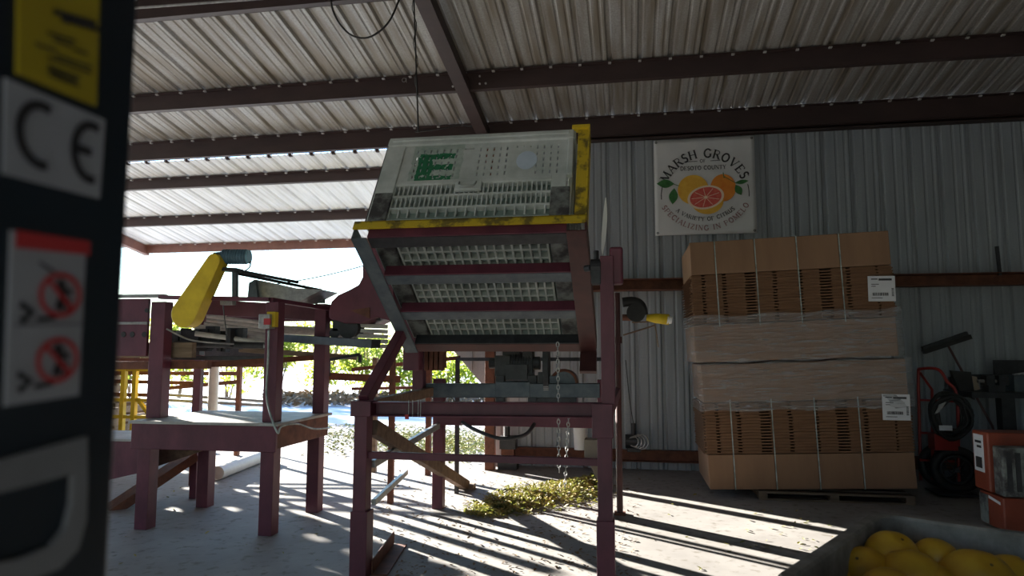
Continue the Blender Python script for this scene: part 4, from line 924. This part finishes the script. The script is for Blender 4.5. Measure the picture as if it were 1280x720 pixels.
MB().box(x-.09, x+.07, 8.05, 8.17, zt+.03, zt+.10).build('vise_base', 'dark_steel', vz); MB().box(x-.11, x-.03, 8.04, 8.18, zt+.10, zt+.20).build('jaw', 'dark_steel', vz); MB().box(x+.01, x+.10, 8.04, 8.18, zt+.10, zt+.20).build('jaw', 'dark_steel', vz)
MB().cyl(V(x-.17, 8.1, zt+.14), V(x+.1, 8.1, zt+.14), .018, 10).build('screw', 'galvanised', vz)
tb = thing('tool_box', 'dark open tool box with pale strips, on the bench at the right edge', 'tool box', V(at(1275, 488, Y=8.25).x, 8.25, zt+.03)); x = tb.location.x
MB().box(x-.10, x+.5, 8.15, 8.45, zt+.03, zt+.20).build('box_body', 'blue_steel', tb); MB().box(x-.14, x+.55, 8.45, 8.48, zt+.20, zt+.36).build('box_lid', 'dark_steel', tb)
for k in range(4): MB().bar(V(x-.08+.07*k, 8.2+.04*k, zt+.21), V(x+.12+.06*k, 8.25+.03*k, zt+.24+.01*k), .03, .008).build('pale_strip', 'paper_white', tb)
# two red heater-like machines stacked at the right edge
hx = at(1257, 669, Z=0); 
h1 = thing('machine_cabinet', 'orange-red steel cabinet on the floor at the right edge, lower of two', 'cabinet', V(hx.x+.35, hx.y+.3, 0))
zt1 = at(1257, 623, Y=hx.y).z
MB().box(hx.x, hx.x+1.0, hx.y, hx.y+.38, 0.02, zt1).build('housing', 'orange_red', h1, bevel=.012)
MB().box(hx.x-.004, hx.x, hx.y+.24, hx.y+.375, .03, zt1-.02).build('grey_panel', 'bin_dirty', h1)
MB().bar(V(hx.x-.004, hx.y+.04, zt1-.05), V(hx.x-.004, hx.y+.22, zt1-.03), .003, .022).build('pale_mark', 'paper_white', h1)
for dx in (.02, .9): MB().box(hx.x+dx, hx.x+dx+.06, hx.y+.03, hx.y+.09, 0, .03).build('foot', 'dark_steel', h1)
h2 = thing('machine_cabinet', 'orange-red cabinet with white notice and grey grille unit, upper of the two at right edge', 'cabinet', V(hx.x+.35, hx.y+.3, zt1))
xa = at(1219, 560, Y=hx.y+.62).x; z2 = at(1221, 537, Y=hx.y+.40).z
MB().box(hx.x-.01, hx.x+.95, hx.y+.17, hx.y+.43, zt1+.01, z2).build('housing', 'orange_red', h2, bevel=.012)
zg = at(1258, 560, Y=hx.y).z
MB().box(hx.x+.02, hx.x+.9, hx.y+.02, hx.y+.17, zt1+.005, zg).build('grille_unit', 'bin_dirty', h2, bevel=.012)
mb = MB()
for k in range(12): mb.box(hx.x+.05+.065*k, hx.x+.085+.065*k, hx.y+.010, hx.y+.02, zt1+.05, zg-.04)
mb.build('grille', 'dark_steel', h2)
nb = MB().box(hx.x-.014, hx.x-.01, hx.y+.24, hx.y+.40, zt1+.16, z2-.03).build('notice', 'paper_white', h2); tag(nb, 'white printed notice')
mb = MB(); mb.box(hx.x-.017, hx.x-.014, hx.y+.27, hx.y+.37, zt1+.19, zt1+.28); mb.box(hx.x-.017, hx.x-.014, hx.y+.27, hx.y+.37, z2-.10, z2-.08); mb.box(hx.x-.017, hx.x-.014, hx.y+.27, hx.y+.34, z2-.14, z2-.12); mb.build('notice_print', 'ink', nb)

# ================================================================ FRUIT BIN
FZ = .75; fc = at(1091, 638, Z=FZ); e1 = V(-.525, -.851, 0); e2 = V(.851, -.525, 0)
FB = 1.2; fbm = Matrix(((e2.x, -e1.x, 0), (e2.y, -e1.y, 0), (0, 0, 1))).to_4x4()      # local x = e2, local y = away from camera along -e1
org = fc + e1*FB; fbm.translation = V(org.x, org.y, 0)
fb = thing('fruit_bin', 'dirty grey plastic bulk bin full of pomelos in the right foreground', 'bin', V(org.x, org.y, 0), rot=fbm.to_euler())
def fbp(mb, name, m='dull_bin', **k): return mb.build(name, m, fb, world=False, **k)
def rrect(x0, x1, y0, y1, r, z, n=6):
    out = []
    for cx, cy, a0 in ((x1-r, y1-r, 0), (x0+r, y1-r, 90), (x0+r, y0+r, 180), (x1-r, y0+r, 270)):
        for i in range(n+1): t = math.radians(a0+90*i/n); out.append(V(cx+r*math.cos(t), cy+r*math.sin(t), z))
    return out
def loft(mb, rings):
    rs = [[mb.bm.verts.new(p) for p in r] for r in rings]; n = len(rs[0])
    for A, B in zip(rs, rs[1:]):
        for i in range(n): mb.bm.faces.new((A[i], A[(i+1) % n], B[(i+1) % n], B[i]))
    return rs
def R4(o, z, r): return rrect(o, FB-o, o, FB-o, r, z)
mb = MB(); rs = loft(mb, [R4(.03, .12, .05), R4(.02, FZ-.10, .06), R4(0, FZ-.09, .07), R4(0, FZ-.008, .07), R4(.008, FZ, .07), R4(.046, FZ, .05), R4(.054, FZ-.01, .05), R4(.056, FZ-.12, .05), R4(.064, .16, .05)])
mb.bm.faces.new(rs[-1]); mb.bm.faces.new(rs[0][::-1])
smooth_angle(fbp(mb, 'shell'), 35)
for k in range(3): fbp(MB().box(.05+.47*k, .05+.47*k+.16, .03, FB-.03, 0, .12), 'skid', bevel=.008)
for k in range(7): fbp(MB().box(.012, .022, .10+.16*k, .125+.16*k, .13, FZ-.1).box(.10+.16*k, .125+.16*k, FB-.022, FB-.012, .13, FZ-.1), 'side_rib')
def pomelo(sc, sx=1.0, sz=.92):
    bm = bmesh.new(); bmesh.ops.create_uvsphere(bm, u_segments=32, v_segments=20, radius=sc)
    for v in bm.verts:
        n_ = v.co.normalized(); t = max(n_.z, 0); v.co.x *= sx; v.co.z *= sz; v.co.z += sc*.10*t**3; v.co *= 1+.012*math.sin(5*n_.x+3*n_.z)*math.cos(4*n_.y)
        if n_.z > .97: v.co.z -= sc*.10*(n_.z-.97)/.03
    mb = MB(); mb.bm.free(); mb.bm = bm; return mb
def put_fruit(px, py, rpx, label, dist=None, zc=.62, rot=(0, 0, 0), sx=1.0):
    c = at(px, py, Z=zc); r = rpx*(c-V(0, 0, EYE)).length/FPX
    t = thing('pomelo', label, 'fruit', c, 'pomelos in the fruit bin', rot=rot)
    pomelo(r, sx).build('rind', 'pomelo_skin', t, world=False, smooth=True)
    MB().cyl(V(0, 0, r*.94), V(0, 0, r*.955), .006, 8).build('stem_scar', 'stem_brown', t, world=False)
    return c, r
FR = [(1116, 695, 25, 'large pomelo farthest back at the bin\'s rear corner', .66, (.5, .3, 0), 1.08),
      (1170, 701, 22, 'pomelo with visible stem scar right of the rearmost one', .64, (-.9, .3, 0), 1.05),
      (1079, 715, 25, 'pomelo nearest the bin\'s left rim, just below the rear corner one', .62, (.6, -.5, 0), 1.1),
      (1138, 722, 27, 'pomelo in the middle of the heap, in front of the rearmost two', .62, (-.3, -.2, 0), 1.15),
      (1168, 730, 20, 'part-hidden pomelo between the middle one and the broad right one', .61, (.3, -.6, 0), 1.0),
      (1223, 727, 30, 'broad pomelo right of the middle, by the far rim', .61, (.7, .2, 0), 1.15),
      (1050, 724, 14, 'small part-hidden pomelo tucked at the left rim', .60, (0, .3, 0), 1.0),
      (1262, 726, 24, 'pomelo at the right frame edge of the heap', .60, (.2, .6, 0), 1.0),
      (1112, 748, 30, 'pomelo low at the bottom edge of the picture, below the middle', .62, (.4, .9, 0), 1.0)]
for px, py, r_, lab, zc, ro, sx_ in FR: put_fruit(px, py, r_, lab, zc=zc, rot=ro, sx=sx_)
# filler layer further down in the bin
fm = MB(); rr = random.Random(4)
lower = 0
for i in range(6):
    for j in range(6):
        lx, ly = .17+.17*i+rr.uniform(-.01, .01), .17+.17*j+rr.uniform(-.01, .01)
        c = fbm @ V(lx, ly, .44+rr.uniform(-.01, .01))
        if (i, j) == (0, 0): 
            src = thing('pomelo', 'pomelo in the hidden lower layer, first row from near, first from left', 'fruit', c, 'lower pomelos in the fruit bin'); ch_ = pomelo(.082).build('rind', 'pomelo_skin', src, world=False, smooth=True)
        else:
            q = src.copy(); COL.objects.link(q); q.location = c; q['label'] = 'pomelo in the hidden lower layer, %s row from near, %s from left' % (('first', 'second', 'third', 'fourth', 'fifth', 'sixth')[j], ('first', 'second', 'third', 'fourth', 'fifth', 'sixth')[i]); q.rotation_euler = (rr.uniform(-2, 2), rr.uniform(-2, 2), 0); d_ = ch_.copy(); COL.objects.link(d_); d_.parent = q

# ================================================================ DARK MACHINE COLUMN IN THE LEFT FOREGROUND
PX = -.54; ye = at(152, 400, X=PX).y
mc = thing('machine_mast', 'dark blue-black machine mast with CE plate, out of focus at the left', 'machine', V(PX-.2, ye-.3, 0))
MB().box(PX-.40, PX, ye-.62, ye, 0, 2.5).build('mast', 'cab_paint', mc, bevel=.004)
F = lambda x, y, d=.002: at(x, y, X=PX+d)
def plate(pts, name, m, d=.003, parent=mc, **k):
    P = [F(x, y, d) for x, y in pts]; return MB().prism([p - V(d-.0003, 0, 0) for p in P], (d-.0003, 0, 0)).build(name, m, parent, **k)
def quadmap(q):   # q: px corners TL TR BR BL -> function (u,v)->plane point, v down
    T = [F(*c, .0) for c in q]
    return lambda u, v, d=.004: (T[0]*(1-u)*(1-v) + T[1]*u*(1-v) + T[2]*u*v + T[3]*(1-u)*v) + V(d, 0, 0)
def flat(mb, pts, th=.0008): mb.prism(pts, (th, 0, 0)); return mb
def stroke(mb, Q, pts, wd, d=.0042):
    C_ = [Q(u, v, d) for u, v in pts]; P = []
    for i in range(len(C_)):
        a = C_[max(i-1, 0)]; b = C_[min(i+1, len(C_)-1)]; dd = (b-a).normalized(); nn = V(0, -dd.z, dd.y)*wd/2; P.append((C_[i]+nn, C_[i]-nn))
    for (a, b), (c, d_) in zip(P, P[1:]): mb.prism([a, b, d_, c], (.0006, 0, 0))
# CE plate
q = [(7, 97), (132, 150), (125, 248), (5, 217)]; s1 = plate(q, 'ce_plate', 'sticker_white'); Q = quadmap(q); mb = MB()
stroke(mb, Q, [(.30+.21*math.cos(math.radians(a))*1.0, .49-.33*math.sin(math.radians(a))) for a in range(70, 291, 12)], .0085)
mb.build('ce_letter', 'ink', s1); mb = MB()
stroke(mb, Q, [(.82+.19*math.cos(math.radians(a))*1.0, .49-.33*math.sin(math.radians(a))) for a in range(70, 291, 12)], .0085)
stroke(mb, Q, [(.64, .49), (.82, .49)], .0085)
mb.build('ce_letter', 'ink', s1)
# yellow notice
q = [(24, -60), (126, -40), (121, 133), (22, 92)]; s2 = plate(q, 'yellow_notice', 'sticker_yellow'); Q = quadmap(q); mb = MB()
for v, a, b in ((.42, .35, .9), (.46, .45, .95), (.60, .28, .62), (.64, .36, .60), (.66, .62, .8), (.72, .14, .40), (.75, .40, .86), (.79, .30, .86), (.86, .3, .7), (.89, .3, .66), (.92, .32, .7)):
    stroke(mb, Q, [(a, v), (b, v)], .0022 if v > .5 else .005)
mb.build('notice_print', 'ink', s2)
# warning pictogram label
q = [(15, 288), (108, 302), (99, 494), (7, 508)]; s3 = plate(q, 'warning_label', 'sticker_white'); Q = quadmap(q)
mb = MB(); mb.prism([Q(0, 0, .0042), Q(1, 0, .0042), Q(1, .09, .0042), Q(0, .10, .0042)], (.0006, 0, 0))
for cv_ in (.36, .76):
    stroke(mb, Q, [(.60+.27*math.cos(t), cv_+.125*math.sin(t)) for t in [2*PI*i/28 for i in range(29)]], .0045, .0046); stroke(mb, Q, [(.42, cv_-.09), (.78, cv_+.09)], .004, .0048)
mb.build('warning_red', 'ink_red', s3)
mb = MB()
for cv_ in (.36, .76):
    stroke(mb, Q, [(.56, cv_-.085), (.62, cv_-.06), (.63, cv_+.02), (.58, cv_+.09)], .009); stroke(mb, Q, [(.62, cv_-.03), (.76, cv_-.02)], .005); stroke(mb, Q, [(.62, cv_+.01), (.72, cv_+.04), (.72, cv_+.10)], .006)
    stroke(mb, Q, [(.08, cv_+.06), (.24, cv_+.11), (.10, cv_+.16)], .006); stroke(mb, Q, [(.30, cv_+.15), (.55, cv_+.14)], .004)
stroke(mb, Q, [(.30, .17), (.5, .22)], .002); stroke(mb, Q, [(.02, .54), (.98, .54)], .001)
mb.build('warning_print', 'ink', s3)
# grey rounded handle frame
pts = [(-60, 590), (103, 545), (104, 600), (102, 650), (92, 686), (70, 710), (30, 726), (-60, 745), (-60, 712), (20, 698), (58, 682), (76, 660), (84, 630), (86, 592), (-60, 630)]
P = [F(x, y, .0) for x, y in pts]; MB().prism(P, (.006, 0, 0)).build('handle_frame', 'grey_trim', mc)
# ================================================================ CABLES UNDER THE ROOF
tag(MB().tube(smooth_path([at(412, -12, Y=5.80), at(418, 18, Y=5.7), at(436, 42, Y=5.7), at(460, 47, Y=5.7), at(484, 30, Y=5.7), at(498, 2, Y=5.75), at(501, -10, Y=5.8)]), .009, 8).build('cable_loop', 'black_rubber', smooth=True), 'black cable hanging in a loop from the roof beam at top', 'cable')
ck = thing('hanging_cord', 'thin twisted dark cord hanging straight down from the roof above the bin', 'cord', at(523, 165, Y=5.5))
P = [at(516+7*t, -40+205*t, Y=5.5) for t in [i/24 for i in range(25)]]
MB().tube(P, .007, 6).build('cord', 'black_rubber', ck)
MB().tube([p + V(.018*math.sin(i*1.2), .01*math.cos(i*1.2), 0) for i, p in enumerate(P[2:20])], .004, 5).build('tie', 'black_rubber', ck)
tag(MB().tube(smooth_path([at(519, 165, Y=8.5), at(545, 162, Y=8.5), at(575, 157, Y=8.5), at(600, 160, Y=8.45), at(612, 166, Y=8.5)]), .010, 6).build('roof_cable', 'black_rubber', smooth=True), 'black cable along the eave beam just above the tipped bin', 'cable')
tag(MB().tube([at(155, 11, Y=5.66), at(430, -9, Y=5.66)], .012, 8).build('conduit', 'galvanised'), 'thin grey conduit along the upper roof beam at top left', 'conduit')
cpart(MB().tube(catenary(at(338, 356, Y=5.75), at(462, 330, Y=6.0), .02), .005, 6), 'wire', 'dark_steel', bevel=0)
# ================================================================ ADDED CRATES LEFT OF THE LINE (out of view; put there to shade the floor)
cs = None
def crate(x, y, z, label):
    t = thing('slatted_crate', label, 'crate', V(x, y, z), 'slatted crates stacked at the left'); W_ = 1.15; H_ = .62
    for k in range(4):
        zz = .08+.14*k
        for (ax, bx, ay, by) in ((0, W_, 0, .02), (0, W_, W_-.02, W_), (0, .02, 0, W_), (W_-.02, W_, 0, W_)): MB().box(ax, bx, ay, by, zz, zz+.10).build('slat', 'wood', t, world=False)
    for ax in (.02, W_-.09):
        for ay in (.02, W_-.09): MB().box(ax, ax+.07, ay, ay+.07, 0, H_).build('corner_post', 'wood', t, world=False)
    MB().box(.02, W_-.02, .02, W_-.02, .06, .08).build('floor_board', 'wood', t, world=False); return t
for k, (x, y, n_) in enumerate(((-8.6, 5.4, 3), (-8.4, 6.75, 3), (-8.7, 8.1, 3), (-9.0, 9.45, 1), (-10.4, 9.8, 2))):
    for j in range(n_): crate(x, y, j*.63, 'slatted wooden crate, level %s of the %s stack from the front' % (('lowest', 'middle', 'top')[j], ('first', 'second', 'third', 'fourth', 'fifth')[k]))
# ================================================================ LEAVES, GRASS, SHRUBS
def leaf(bm, c, s, rnd_, flatness=.3):
    a = rnd_.uniform(0, 2*PI); t1 = rnd_.uniform(-1, 1)*flatness; t2 = rnd_.uniform(-1, 1)*flatness
    d = V(math.cos(a), math.sin(a), t1).normalized(); e_ = V(-math.sin(a), math.cos(a), t2).normalized(); n_ = d.cross(e_)
    v = [bm.verts.new(c+p) for p in (-d*s, -d*.3*s+e_*s*.42+n_*s*.12, d*.4*s+e_*s*.36+n_*s*.1, d*s, d*.4*s-e_*s*.36+n_*s*.1, -d*.3*s-e_*s*.42+n_*s*.12)]
    m_ = bm.verts.new(c-n_*s*.05)
    for i in range(6): bm.faces.new((v[i], v[(i+1) % 6], m_))
def litter(name, m, label, n, gen, s0, s1, flatness=.5, seed=1):
    r_ = random.Random(seed); mb = MB()
    for i in range(n):
        p = gen(r_); leaf(mb.bm, p, r_.uniform(s0, s1), r_, flatness)
    o = mb.build(name, m); tag(o, label, 'leaves', kind='stuff'); return o
pc = at(690, 606, Z=0)
A_ = at(592, 645, Z=0); B_ = at(742, 604, Z=0)
def pile(r_):
    while True:
        t = r_.random(); p = A_.lerp(B_, t); w_ = .12+.55*math.sin(PI*min(t*1.0, 1))**.7*(.5+.6*t); q = r_.gauss(0, .45)
        if abs(q) < 1.2: break
    d_ = (B_-A_).normalized(); n_ = V(-d_.y, d_.x, 0); hgt = .07*max(0, 1-abs(q))*(.4+t)
    return p + n_*q*w_ + V(0, 0, .01+r_.random()*hgt)
litter('leaf_pile', 'leaf_litter', 'heap of green and yellow fallen leaves swept up beneath the bin dumper', 2300, pile, .018, .042, .8, 2)
def scat(r_):
    px = r_.uniform(470, 800); py = r_.uniform(600, 735) if r_.random() < .75 else r_.uniform(575, 640); p = at(px, py, Z=0); return V(p.x, p.y, .004)
litter('scattered_leaves', 'dry_litter', 'small dry leaves and crumbs scattered over the sunlit floor around the dumper', 1300, scat, .007, .024, .4, 3)
def scat2(r_):
    px = r_.choice((r_.uniform(150, 470), r_.uniform(780, 1070), r_.uniform(930, 1030))); py = r_.uniform(600, 715) if px < 900 else r_.uniform(635, 690); p = at(px, py, Z=0); return V(p.x, p.y, .006)
litter('stray_leaves', 'leaf_litter', 'single leaves lying here and there on the concrete floor', 90, scat2, .012, .03, .5, 4)
def verge(r_):
    px = r_.triangular(350, 640, 570); py = 552 + r_.gauss(0, 10) + (px-530)*.05; p = at(px, min(max(py, 532), 580), Z=0); return V(p.x, p.y, .006+r_.random()*.02)
litter('grass_verge', 'grass_blades', 'patch of green grass and leaves on the yard behind the dumper', 3600, verge, .02, .05, .6, 5)
def farlit(r_):
    px = r_.uniform(330, 640); p = at(px, r_.uniform(497, 508), Z=0); return V(p.x, p.y, .02+r_.random()*.2)
litter('dry_undergrowth', 'dry_litter', 'brown dry undergrowth at the foot of the shrubs', 1500, farlit, .08, .16, 1.0, 6)
labs = ['behind the yellow railing', 'behind the conveyor drive guard', 'behind the white pipe', 'seen between the two platform posts', 'right of the rear platform post', 'behind the dumper\'s left leg', 'seen under the tipped bin at left', 'at the far right of the hedge row']
for k, px in enumerate((165, 225, 285, 345, 405, 460, 515, 565)):
    Ys = 19.5 + (k % 3)*.5; c = at(px, 500, Y=Ys); H_ = (2.4, 2.9, 2.6, 2.75, 2.55, 2.35, 1.9, 1.3)[k]
    t = thing('shrub', ('yellow-green leafy shrub in the far hedge, ' + labs[k]), 'shrub', V(c.x, Ys, -.02), 'hedge shrubs across the yard')
    r_ = random.Random(20+k); mb = MB(); lumps = [(r_.uniform(-.7, .7), r_.uniform(-.5, .5), r_.uniform(.25, .85), r_.uniform(.4, .65)) for i in range(9)]
    for i in range(1500):
        lx, ly, lz, lr = r_.choice(lumps); v = V(r_.gauss(0, 1), r_.gauss(0, 1), r_.gauss(0, 1)).normalized()*lr*r_.uniform(.6, 1.05)
        leaf(mb.bm, V(c.x+lx+v.x, Ys+ly+v.y*.8, max(.15, lz*H_*.95+v.z*.8)), r_.uniform(.05, .10), r_, 1.3)
    mb.build('foliage', 'leaf_green', t)
    sb_ = MB()
    for i in range(5): sb_.tube([V(c.x+r_.uniform(-.1, .1), Ys, -.02), V(c.x+r_.uniform(-.5, .5), Ys+r_.uniform(-.3, .3), H_*.7)], [.03, .012], 5)
    sb_.build('stems', 'stem_wood', t)
